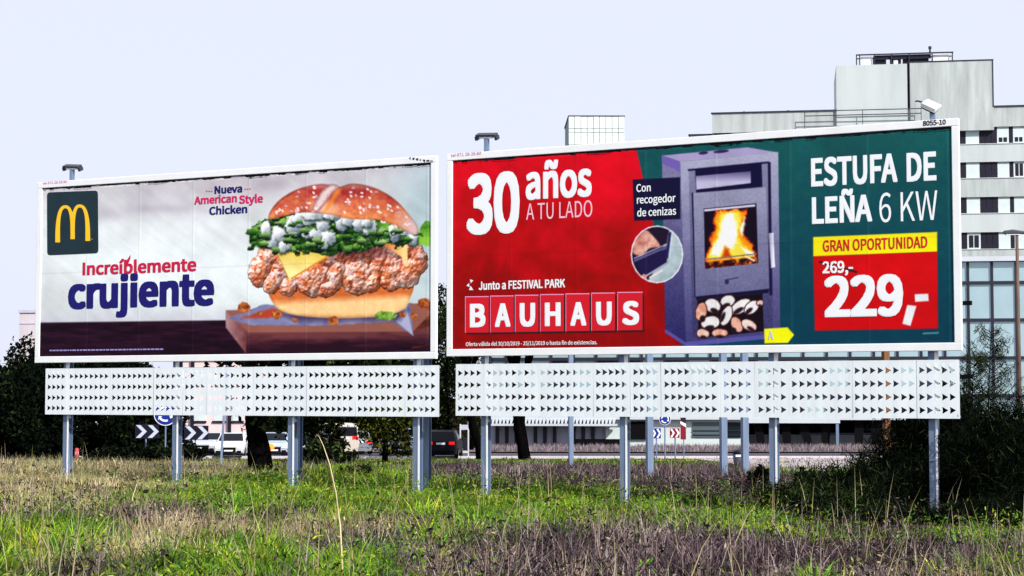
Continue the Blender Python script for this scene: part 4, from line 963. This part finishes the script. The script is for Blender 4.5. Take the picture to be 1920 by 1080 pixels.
def bollard():
    p = G(147, 84); root = empty('bollard', p); tag(root, 'faded red bollard in the dry grass left under the burger billboard', 'bollard')
    z1 = P(147, 840, 84).z - p.z; MB().tube([(0, 0, -.2), (0, 0, z1 - .08), (0, 0, z1)], [.09, .09, .05], 10).obj('shaft', mat('faded_red', (206, 70, 76), .6, var=.2, scale=5), root, True)
    MB().tube([(0, 0, z1 - .3), (0, 0, z1 - .18)], .094, 10).obj('band', mat('faded_pink', (226, 160, 164), .5), root)
bollard()
def bin_():
    p = G(1384, 66); root = empty('litter_bin', p); tag(root, 'blue grey litter bin with a dark domed lid by the pavement', 'litter bin')
    h = P(1384, 843, 66).z - p.z; w2 = 11.5 / F * 66; m = mat('bin_grey', (62, 70, 92), .5, var=.2, scale=6)
    MB().tube([(0, 0, 0), (0, 0, h * .78)], [w2 * .85, w2], 14).obj('tub', m, root, True)
    MB().tube([(0, 0, h * .785), (0, 0, h * .9), (0, 0, h)], [w2 * 1.08, w2 * 1.05, w2 * .5], 14).obj('lid', M_sblack, root, True); MB().box(-.15, .15, -w2 * 1.08, -w2 * .9, h * .6, h * .72).obj('slot', M_frame, root)
bin_()
def info_panel():
    p = G(871, 108); p.z = ZR; root = empty('information_panel', p); tag(root, 'white framed information panel by the road right of the black car', 'sign')
    zt = P(871, 795, 108).z - ZR; w2 = 7.5 / F * 108
    for s in (-1, 1): MB().box(s * w2 - .04, s * w2 + .04, -.04, .04, 0, zt + (.15 if s > 0 else 0)).obj('leg', M_wht, root)
    MB().box(-w2 + .041, w2 - .041, -.03, .03, .35, 1.15).obj('dark_panel', M_ink, root); MB().box(-w2 + .041, w2 - .041, -.03, .03, zt - .35, zt - .05).obj('header', M_lilac, root)
    MB().box(-w2 + .041, w2 - .041, -.03, .03, .2, .34).obj('rail', M_wht, root)
info_panel()

# ------------------------------------------------------------------ trees and shrubs
def leaf_mesh(name, pts, size, cols, up=0.0, aspect=1.0, width=.5):
    n = len(pts); a = rng.normal(size=(n, 3)); a[:, 2] += up; a /= np.linalg.norm(a, axis=1)[:, None]
    b = np.cross(a, rng.normal(size=(n, 3))); b /= np.linalg.norm(b, axis=1)[:, None]
    s = (size * rng.uniform(.55, 1.35, n))[:, None]; A = a * s * aspect; B = b * s * width
    V = np.stack([pts - A * .5, pts + B * .55 - A * .05, pts + A * .5, pts - B * .55 + A * .05], 1).reshape(-1, 3)
    return np_mesh(name, V, [np.arange(4 * n).reshape(n, 4)], np.repeat(cols, 4, 0))
def blob_points(blobs, n):
    vol = np.array([b[3] * b[4] * b[5] for b in blobs]) ** .75; k = rng.choice(len(blobs), n, p=vol / vol.sum()); B = np.array(blobs)[k]
    d = rng.normal(size=(n, 3)); d /= np.linalg.norm(d, axis=1)[:, None]; r = rng.uniform(.15, 1, n) ** .45
    lump = 1 + .30 * np.sin(d[:, 0] * 7 + k) * np.sin(d[:, 1] * 6 + k * 2) * np.cos(d[:, 2] * 8)
    return B[:, :3] + d * (r * lump)[:, None] * B[:, 3:6], k
def tree(px, y, label, blobs, trunk, n=5000, leaf=.22, dark=(.010, .018, .008), lite=(.05, .075, .02), lite_p=.25, name='broadleaf_tree', group='trees behind the billboards', trunk_r=.16, cat='tree'):
    """blobs: (dx, dy, dz, rx, ry, rz) about the foot; trunk: polyline about the foot"""
    p = G(px, y); root = empty(name, p); tag(root, label, cat, group)
    tr = MB(); rs = np.linspace(trunk_r, trunk_r * .55, len(trunk)); rs[0] *= 1.35; tr.tube(trunk, list(rs), 9)
    tip = Vector(trunk[-1])
    t_o = tr.obj('trunk', M_bark, root, True)
    for b in blobs[:7]:
        c = Vector(b[:3]); MB().tube([Vector(trunk[-2]) * .4 + tip * .6, tip * .5 + c * .5 + Vector((0, 0, -.15)), c], [trunk_r * .5, trunk_r * .32, trunk_r * .1], 6).obj('limb', M_bark, root, True)
    pts, k = blob_points(blobs, n); tint = rng.random(len(blobs))[k]
    t = np.clip(rng.random(n) * .7 + tint * .5 - (1 - lite_p), 0, 1)[:, None] / max(lite_p, .05)
    c = np.array(dark) * (1 - np.clip(t, 0, 1)) + np.array(lite) * np.clip(t, 0, 1)
    link('crown', leaf_mesh('crown', pts, leaf, c * rng.uniform(.7, 1.3, (n, 1))), M_foliage, root)
    return root
def crown(cx, cz, rx, rz, n, seed, ry=None):
    r = random.Random(seed); out = []
    for i in range(n):
        a = r.uniform(0, 6.28); q = r.uniform(.2, .75); e = r.uniform(-.7, .75); s = r.uniform(.38, .6)
        out.append((cx + math.cos(a) * rx * q, math.sin(a) * (ry or rx) * q, cz + e * rz * .8, rx * s, (ry or rx) * s, rz * s))
    return out
# dark evergreens on the left
for i, (px, y, top, rxp, lab) in enumerate([
        (-30, 92, 688, 60, 'dark evergreen tree at the very edge beyond the burger billboard'), (22, 90, 694, 46, 'dark bushy tree with a flat top beyond the burger billboard, second from the edge'),
        (62, 96, 622, 40, 'tall dark evergreen peeping past the corner of the burger billboard'), (112, 94, 660, 50, 'dark evergreen behind the first post of the burger billboard'),
        (175, 97, 650, 55, 'dark broad tree behind the apron between the first two posts'), (238, 94, 665, 50, 'dark tree behind the first chevron sign'), (300, 99, 690, 44, 'dark low tree behind the blue round sign')]):
    g0 = G(px, y); zt = P(px, top, y).z - g0.z; rx = rxp / F * y * 1.25
    blobs = crown(0, zt * .55, rx, zt * .5, 16, i) + crown(0, zt * .22, rx * 1.1, zt * .28, 8, i + 50)
    tree(px, y, lab, blobs, [(0, 0, -.3), (.05, 0, zt * .25), (0, 0, zt * .5)], 9000, .27, (.004, .0065, .004), (.022, .032, .010), .12, 'evergreen_tree', 'dark trees beyond the burger billboard', .2)
# the thick trunk behind the burger board
tree(487, 41, 'tree with a thick black trunk behind the burger billboard', crown(1.25, 3.5, 2.7, 2.5, 26, 3) + crown(.6, 4.6, 3.4, 1.2, 10, 5), [(.06, 0, -.4), (.05, 0, .05), (.0, 0, .6), (-.10, 0, 1.2), (-.20, 0, 1.9), (-.26, 0, 3.6)], 15000, .2, (.006, .010, .004), (.04, .055, .014), .18, trunk_r=.33)
# hanging crown in the middle and others
def low_tree(px, y, top, bot, rxp, lab, n, seed, lite_p=.3, lite=(.10, .12, .025), leaf=.2, tr=.12):
    g0 = G(px, y); z1 = P(px, top, y).z - g0.z; z0 = P(px, bot, y).z - g0.z; rx = rxp / F * y
    tree(px, y, lab, crown(0, (z0 + z1) / 2, rx, (z1 - z0) * .55, 16, seed), [(0, 0, -.3), (.06, 0, z1 * .25), (-.04, 0, z1 * .6)], n, leaf, (.005, .009, .003), lite, lite_p, trunk_r=tr)
low_tree(590, 86, 640, 862, 58, 'dense dark tree between the third and fourth posts of the burger billboard', 11000, 21, .12)
low_tree(722, 82, 630, 834, 70, 'yellow green leafy tree in front of the parked cars', 11000, 22, .5, (.12, .13, .02))
low_tree(838, 120, 530, 830, 46, 'tree seen through the gap between the two billboards', 7000, 23, .3, (.07, .09, .03))
low_tree(884, 118, 600, 835, 46, 'dark tree behind the first post of the stove billboard', 6000, 24, .1)
for px, y, lab in ((468, 136, 'distant dark tree behind the thick trunk'), (548, 139, 'distant dark tree behind the third post of the burger billboard'), (640, 137, 'distant dark tree behind the cream van'), (716, 140, 'distant dark tree behind the yellow green tree'), (790, 138, 'distant dark tree behind the fourth post of the burger billboard')):
    g0 = G(px, y); g0.z = ZR; zt = P(px, 668, y).z - ZR; tree(px, y, lab, crown(0, zt * .5, 2.6, zt * .5, 16, px) + crown(0, zt * .2, 2.6, zt * .28, 8, px + 7), [(0, 0, -.3), (0, 0, zt * .3), (.1, 0, zt * .6)], 5000, .34, (.004, .007, .003), (.03, .04, .012), .15, group='distant trees behind the road')
for px, ln, lab in ((896, -.5, 'leaning dark tree trunk beside the first post of the stove billboard'), (975, -.25, 'forked dark tree trunk right of the first post of the stove billboard')):
    tr = [(.3, 0, -.3), (.1, 0, .8), (ln * .6, 0, 1.8), (ln, 0, 3.2), (ln * 1.1, 0, 5.6)]
    tree(px, 98, lab, crown(ln, 8.0, 2.6, 1.7, 14, int(px)), tr, 6000, .24, (.008, .014, .006), (.05, .07, .02), .2, trunk_r=.3)
tree(990, 98.6, 'second stem leaning beside the forked dark trunk', crown(.2, 7.8, 1.6, 1.2, 8, 66), [(-.1, 0, -.3), (-.2, 0, .9), (-.35, 0, 2.0), (-.3, 0, 3.2), (0, 0, 5.6)], 3000, .24, (.008, .014, .006), (.05, .07, .02), .2, trunk_r=.24)

def shrub(px, y, wpx, top, label, n, leaf=.10, up=.9, aspect=2.4, dark=(.004, .0065, .004), lite=(.028, .040, .014), lite_p=.12, stems=14, cat='shrub', group=None, name='shrub', seed=0, flat_=.55):
    g0 = G(px, y); rx = wpx / 2 / F * y; h = P(px, top, y).z - g0.z; root = empty(name, g0); tag(root, label, cat, group)
    r = random.Random(seed + int(px)); mb = MB(); nb = max(30, n // 220); per = n // nb; allp = []
    for k in range(nb):
        a = r.uniform(0, 6.28); o_ = r.random() ** .7; bx, by = math.cos(a) * rx * .45 * o_, math.sin(a) * rx * .35 * o_
        reach = rx * r.uniform(.25, .72); z = h * r.uniform(.25, 1.0) * (1 - .35 * o_); aa = a + r.gauss(0, .5)
        e = Vector((bx + math.cos(aa) * reach * o_, by + math.sin(aa) * reach * o_ * .8, max(.05, z))); m_ = Vector((bx * 1.1, by * 1.1, z * .55)); b_ = Vector((bx * .8, by * .8, -.05))
        if k < stems: mb.tube([b_, m_, e], [.014, .009, .003], 5)
        t = rng.uniform(.02, 1, per) ** .85; q = (1 - t)[:, None] ** 2 * np.array(b_) + (2 * t * (1 - t))[:, None] * np.array(m_) + (t ** 2)[:, None] * np.array(e)
        q += rng.normal(0, 1, (per, 3)) * ((.16 - .11 * t) * rx + .01)[:, None]; allp.append(q)
    mb.obj('stems', M_bark, root)
    pts = np.concatenate(allp); n = len(pts); pts[:, 2] = np.maximum(pts[:, 2], .01); t = (rng.random(n) < lite_p)[:, None] * rng.uniform(.3, 1, (n, 1))
    c = np.array(dark) * (1 - t) + np.array(lite) * t
    link('foliage', leaf_mesh('foliage', pts, leaf, c * rng.uniform(.7, 1.3, (n, 1)), up, aspect, .26 if aspect > 2 else .5), M_foliage, root)
shrub(1765, 27.3, 320, 690, 'big dark shrub growing round the last post of the stove billboard', 62000, .055, seed=1, aspect=2.8, stems=40)
shrub(1880, 25.2, 270, 720, 'dark shrub at the right edge under the thin sapling', 44000, .055, seed=2, aspect=2.8, stems=30)
shrub(1640, 25.8, 270, 835, 'low dark shrub left of the big dark shrub', 26000, .05, seed=3, aspect=2.8, lite_p=.22)
shrub(1530, 25.4, 290, 890, 'low dark green shrub spreading right of the third post', 20000, .05, seed=4, lite_p=.35, lite=(.06, .085, .02), aspect=2.8)
shrub(1560, 24.0, 280, 925, 'low black green shrub in the grass in front of the third post', 14000, .05, seed=21, aspect=2.8, lite_p=.3, lite=(.045, .075, .02))
shrub(1670, 23.7, 190, 950, 'low dark weed shrub just left of the foot of the last post', 9000, .05, seed=22, aspect=2.8)
shrub(1840, 23.4, 240, 935, 'low dark weed shrub right of the foot of the last post', 12000, .05, seed=23, aspect=2.8)
shrub(1320, 25.5, 150, 935, 'low dark weedy shrub between the second and third posts of the stove billboard', 9000, .05, seed=14, lite_p=.35, lite=(.07, .10, .02), aspect=2.8)
shrub(1425, 34.0, 60, 868, 'small dark leafy shrub beside the third post of the stove billboard', 3000, .09, seed=5, up=.3, aspect=1.4, lite_p=.3)
shrub(1505, 33.0, 60, 872, 'small dark leafy shrub just right of the third post of the stove billboard', 2600, .09, seed=6, up=.3, aspect=1.4, lite_p=.3)
shrub(668, 40.0, 70, 872, 'dark round weed clump right of the tall dry stalk', 2600, .09, seed=7, up=.3, aspect=1.5, lite=(.07, .1, .03), lite_p=.3)
shrub(305, 84.0, 90, 832, 'dark bush under the blue round sign', 4500, .2, seed=8, up=.2, aspect=1.3)
shrub(215, 86.0, 100, 838, 'dark bush left of the first chevron sign', 4500, .2, seed=9, up=.2, aspect=1.3)
shrub(618, 66.0, 120, 812, 'dark green bush below the cream van', 4500, .18, seed=10, up=.2, aspect=1.4, lite=(.07, .1, .03), lite_p=.25)
shrub(365, 86.0, 50, 830, 'dark bush under the second chevron sign', 2600, .2, seed=12, up=.2, aspect=1.3)
def sapling(px=1845, y=29.5, tx=1858, top=612, label='thin wispy sapling rising above the dark shrub by the glass building'):
    p = G(px, y); root = empty('sapling', p); tag(root, label, 'tree', 'saplings over the dark shrub')
    h = P(tx, top, y).z - p.z; r = random.Random(int(px)); mb = MB().tube([(0, 0, -.2), (.04, 0, h * .4), (.08, 0, h * .75), (.13, 0, h)], [.022, .016, .01, .003], 6)
    mb.obj('trunk', M_bark, root, True); br = MB(); pts = []
    for k in range(120):
        t = r.uniform(.28, .97); b = Vector((.02 + .11 * t, 0, h * t)); a = r.choice((0, math.pi)) + r.uniform(-.9, .9); l = (1.15 - t) * r.uniform(.5, 1.25)
        e = b + Vector((math.cos(a) * l, math.sin(a) * l * .6, l * r.uniform(.5, 1.0))); md = (b + e) / 2 + Vector((0, 0, -.03)); br.tube([b, md, e], [.006, .004, .0015], 4, False)
        for q in range(16): s = r.uniform(.25, 1); pts.append(b.lerp(e, s) + Vector((r.gauss(0, .03), r.gauss(0, .03), r.gauss(0, .03))))
    br.obj('branches', M_bark, root); pts = np.array([tuple(v) for v in pts])
    link('crown', leaf_mesh('crown', pts, .045, np.array((.02, .028, .012)) * rng.uniform(.6, 1.5, (len(pts), 1)), .8, 3.0, .22), M_foliage, root)
sapling()
sapling(1812, 28.9, 1818, 672, 'short wispy sapling against the last edge of the stove billboard')
def tall_stalk():
    y = 15.2; p = G(643, y); root = empty('dry_stalk', p); tag(root, 'tall bent straw coloured stalk standing in the foreground grass', 'plant')
    q = [P(a, b, y) - p for a, b in ((643, 1110), (642, 1060), (638, 985), (630, 925), (618, 870), (606, 835), (598, 818))]
    m = mat('straw', (222, 200, 158), .8, var=.2, scale=20); MB().tube(q, [.0075, .0075, .0068, .006, .005, .0035, .002], 6).obj('stem', m, root, True)
    MB().tube([q[-1], q[-1] + Vector((-.02, 0, .012)), q[-1] + Vector((-.03, 0, -.01))], [.006, .007, .003], 5).obj('seed_head', mat('dry_seed', (120, 100, 84), .9), root)
tall_stalk()

# ------------------------------------------------------------------ grass, weeds and dry scrub
def project(x, y):
    z = gz(x, y) - EYE; c, s = math.cos(PITCH), math.sin(PITCH); d = y * c + z * s; u = -y * s + z * c
    return 960 + F * x / d, 540 - F * u / d
def blades(name, X, Y, h, wd, lean, col, tipc, seg=2, az=None, L=None):
    n = len(X); Z = gz(X, Y); az = rng.uniform(0, 2 * np.pi, n) if az is None else az; L = rng.normal(0, 1, n) * lean if L is None else L; d = np.stack([np.cos(az), np.sin(az)], 1)
    fa = rng.uniform(-.9, .9, n); wx, wy = np.cos(fa) * wd / 2, np.sin(fa) * wd / 2
    base = np.stack([X, Y, Z - .02], 1); V = []; C = []
    ts = np.linspace(0, 1, seg + 1)
    for t in ts:
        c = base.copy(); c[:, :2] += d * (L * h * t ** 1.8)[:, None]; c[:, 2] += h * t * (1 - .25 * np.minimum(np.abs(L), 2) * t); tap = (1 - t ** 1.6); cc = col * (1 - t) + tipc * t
        if t < 1:
            V += [c - np.stack([wx * tap, wy * tap, 0 * wx], 1), c + np.stack([wx * tap, wy * tap, 0 * wx], 1)]; C += [cc, cc]
        else: V += [c]; C += [cc]
    V = np.stack(V, 1); C = np.stack(C, 1); m = V.shape[1]; o = np.arange(n)[:, None] * m
    fq = [o + np.array([[2 * i, 2 * i + 1, 2 * i + 3, 2 * i + 2]]) for i in range(seg - 1)]; ft = o + np.array([[2 * seg - 2, 2 * seg - 1, 2 * seg]])
    return np_mesh(name, V.reshape(-1, 3), fq + [ft], C.reshape(-1, 3))
def scatter(n, y0, y1, power=1.0):
    y = y0 + (y1 - y0) * rng.random(n) ** power; x = rng.uniform(-1, 1, n) * (.30 * y + 2.5); return x, y
def blobw(u, v, lst):
    s = np.zeros(u.shape)
    for a, b, ra, rb, k in lst: s = np.maximum(s, k * np.exp(-((u - a) / ra) ** 2 - ((v - b) / rb) ** 2))
    return s
GREEN = [(600, 940, 300, 36, 1.5), (480, 915, 180, 18, 1.2), (1050, 955, 270, 24, 1.5), (900, 985, 160, 34, 1.0), (1400, 985, 160, 26, 1.0), (1560, 1012, 200, 12, 1.3), (1800, 1008, 160, 10, 1.2), (90, 1035, 120, 26, 1.4), (480, 1062, 130, 26, 1.5), (650, 1075, 110, 36, 1.5), (300, 1090, 120, 20, 1.2), (130, 866, 300, 5, .8), (900, 866, 400, 5, 1.2), (1250, 872, 120, 6, 1.2), (1560, 888, 160, 10, 1.4), (420, 870, 160, 6, .9), (700, 900, 150, 22, 1.4), (1890, 1070, 60, 40, .9), (800, 1040, 80, 24, .7)]
BROWN = [(1080, 898, 240, 20, 1.6), (1330, 918, 150, 24, 1.5), (860, 890, 60, 14, 1.2), (1220, 1062, 420, 52, 1.7), (1650, 1062, 320, 38, 1.6), (1000, 1080, 130, 40, 1.1), (60, 975, 160, 26, .9), (300, 985, 200, 22, .9), (760, 1030, 110, 26, .7), (1600, 925, 120, 14, .9)]
BLOND = [(130, 905, 280, 34, 1.9), (360, 900, 200, 14, 1.3), (420, 1010, 260, 26, 1.0), (230, 1050, 140, 24, .9), (820, 1075, 110, 30, 1.0), (120, 955, 200, 30, 1.1), (1100, 1000, 160, 16, .5), (420, 886, 80, 10, .9), (700, 1010, 120, 14, .7)]
def weights(x, y):
    u, v = project(x, y); nz = lambda s, k: fbm(x * 10, y * 10, s * 10, k)
    g = blobw(u, v, GREEN) + .24 + (nz(1.3, 3) - .5) * 1.3; b = blobw(u, v, BROWN) + .22 + (nz(1.2, 17) - .5) * 1.3; o = blobw(u, v, BLOND) + .18 + (nz(1.1, 31) - .5) * 1.1
    g, b, o = [np.clip(q, .05, None) ** 2.4 for q in (g, b, o)]; s = g + b + o; return g / s, b / s, o / s, u, v
def tone(n, cols, jit=.25):
    c = np.array(cols)[rng.integers(0, len(cols), n)]; return c * rng.uniform(1 - jit, 1 + jit, (n, 1)) * rng.uniform(.92, 1.08, (n, 3))
GC = [(.075, .19, .016), (.11, .24, .018), (.18, .28, .02), (.035, .085, .012), (.27, .31, .03), (.06, .15, .02)]
BC = [(.12, .085, .10), (.19, .14, .145), (.045, .03, .04), (.30, .23, .20), (.018, .012, .017), (.03, .02, .026), (.08, .055, .07)]
OC = [(.42, .36, .20), (.50, .42, .26), (.34, .27, .15), (.30, .30, .10)]
def grow(tagname, which, label, bands):
    for bi, (nt_, y0, y1, hs, wd, per, rad) in enumerate(bands):
        nt_ = int(nt_ * .72) if y1 < 40 else nt_; per = per * 1.3 if y1 < 40 else per; rad = rad * .85 if y1 < 40 else rad
        tx, ty = scatter(nt_, y0, y1); w3 = weights(tx, ty); keep = rng.random(nt_) < w3[which] * 1.15; tx, ty = tx[keep], ty[keep]
        th = rng.uniform(.45, 1.15, len(tx)) * (.25 + 1.5 * fbm(tx * 10, ty * 10, 9, 5 + which) ** 1.4) * hs * (1 - .5 * np.exp(-((ty - 28.5) / 4.0) ** 2)) * (1 - .6 * np.exp(-((w3[3][keep] - 1730) / 230) ** 2 - ((w3[4][keep] - 985) / 40) ** 2))
        tb = rng.uniform(.45, 1.45, len(tx)) * (.35 + 1.35 * np.clip(fbm(tx * 10, ty * 10, 7, 55) * 1.5 - .25, 0, 1)); n_ = np.maximum(2, rng.poisson(per, len(tx))); k = np.repeat(np.arange(len(tx)), n_); n = len(k)
        az = rng.uniform(0, 2 * np.pi, n); r = rad * np.sqrt(rng.random(n)); x = tx[k] + np.cos(az) * r; y = ty[k] + np.sin(az) * r
        h = th[k] * rng.uniform(.45, 1.1, n); L = (.15 + .75 * r / rad) * rng.uniform(.3, 1.5, n) * (1.0, .75, .6)[which]; az = az + rng.normal(0, .5, n)
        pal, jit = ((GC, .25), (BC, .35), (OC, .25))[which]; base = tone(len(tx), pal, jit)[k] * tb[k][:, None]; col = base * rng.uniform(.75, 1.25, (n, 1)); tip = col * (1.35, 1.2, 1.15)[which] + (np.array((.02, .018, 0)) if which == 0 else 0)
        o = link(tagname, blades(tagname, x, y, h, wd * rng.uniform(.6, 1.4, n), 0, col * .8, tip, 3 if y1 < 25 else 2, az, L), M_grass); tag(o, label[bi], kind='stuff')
grow('green_grass', 0, ['lush green grass in the foreground', 'green grass around the billboard posts', 'green grass on the slope behind the billboards', 'far green grass by the road'],
     [(7000, 10.5, 20, .34, .016, 13, .16), (11000, 20, 36, .34, .018, 12, .2), (8000, 36, 64, .24, .026, 9, .3), (7000, 62, 103.5, .13, .05, 6, .5)])
grow('dry_scrub', 1, ['brown dry scrub in the foreground', 'brown dry scrub around the billboard posts', 'brown dry scrub behind the billboards', 'far dry scrub by the road'],
     [(8500, 10.5, 20, .34, .009, 12, .17), (10000, 20, 36, .33, .012, 11, .22), (8000, 36, 64, .42, .022, 10, .3), (4500, 62, 103.5, .16, .045, 6, .5)])
grow('straw_grass', 2, ['straw coloured grass in the foreground', 'straw coloured grass around the billboard posts', 'straw coloured grass behind the billboards', 'far straw coloured grass by the road'],
     [(6500, 10.5, 20, .38, .008, 9, .16), (8500, 20, 36, .37, .010, 8, .22), (7000, 36, 64, .36, .018, 8, .3), (5000, 62, 103.5, .17, .04, 6, .5)])
def weeds(name, n, y0, y1, pal, which, size, label, per=14):
    tx, ty = scatter(n, y0, y1); w3 = weights(tx, ty); k = rng.random(n) < w3[which] * 1.2; tx, ty = tx[k], ty[k]; k = np.repeat(np.arange(len(tx)), per)
    hh = rng.uniform(.10, .38, len(tx)); rr = rng.uniform(.05, .16, len(tx)); d = rng.normal(size=(len(k), 3)) * rr[k][:, None]
    x = tx[k] + d[:, 0]; y = ty[k] + d[:, 1]; z = gz(x, y) + np.abs(rng.random(len(k)) * hh[k]); col = tone(len(tx), pal, .4)[k] * rng.uniform(.6, 1.3, (len(k), 1))
    o = link(name, leaf_mesh(name, np.stack([x, y, z], 1), size, col, .4, 1.8), M_grass); tag(o, label, kind='stuff')
weeds('leafy_weeds', 6500, 11, 36, GC, 0, .032, 'small leafy green weeds mixed into the grass')
weeds('dead_weeds', 7000, 11, 36, BC + [(.03, .02, .022), (.02, .015, .012)], 1, .026, 'small dead brown weeds mixed into the scrub')
weeds('pale_weeds', 3000, 11, 36, OC + [(.30, .22, .06)], 2, .026, 'small pale dry weeds mixed into the grass')
weeds('dark_weeds', 3500, 11, 36, [(.012, .02, .006), (.02, .012, .012)], 1, .034, 'dark weeds low in the scrub')  # weeds with very dark green and brown leaves
n = 2600; x, y = scatter(n, 11.2, 22); u, v = project(x, y); wb = blobw(u, v, BROWN) + .12; k = rng.random(n) < wb; x, y = x[k], y[k]; n = len(x)
col = tone(n, [(.34, .27, .24), (.42, .34, .30), (.10, .06, .06), (.05, .03, .035), (.22, .15, .15)], .3)
o = link('dead_stems', blades('dead_stems', x, y, rng.uniform(.28, .62, n), rng.uniform(.007, .014, n), .7, col, col, 3), M_grass); tag(o, 'coarse dead stems standing in the foreground scrub', kind='stuff')
# taller single straws and dark seed heads scattered over the field
x, y = scatter(420, 11.5, 32); u, v = project(x, y); k = np.abs(u - 960) < 1150; x, y = x[k], y[k]
o = link('tall_straws', blades('tall_straws', x, y, rng.uniform(.45, .85, len(x)), np.full(len(x), .010), .3, tone(len(x), OC), tone(len(x), OC), 3), M_grass); tag(o, 'scattered taller dry straws over the field', kind='stuff')
x, y = scatter(260, 13, 50); z = gz(x, y) + rng.uniform(.25, .5, len(x))
pts = np.stack([x, y, z], 1); pts = np.repeat(pts, 5, 0) + rng.normal(0, .014, (len(pts) * 5, 3))
o = link('seed_heads', leaf_mesh('seed_heads', pts, .05, np.full((len(pts), 3), .02)), M_foliage); tag(o, 'dark dried seed heads scattered through the grass', kind='stuff')
# dry growth on the far verge
n = 9000; x = rng.uniform(-2, 42, n); y = rng.uniform(114.2, 121.3, n); Zs = gz
col = tone(n, [(.20, .16, .18), (.28, .23, .24), (.14, .11, .12)])
me = blades('verge_scrub', x, y, rng.uniform(.15, .5, n), np.full(n, .08), .5, col, col * 1.2, 2); o = link('verge_scrub', me, M_grass); o.location.z = .09; tag(o, 'greyish dry scrub along the far verge of the road', kind='stuff')
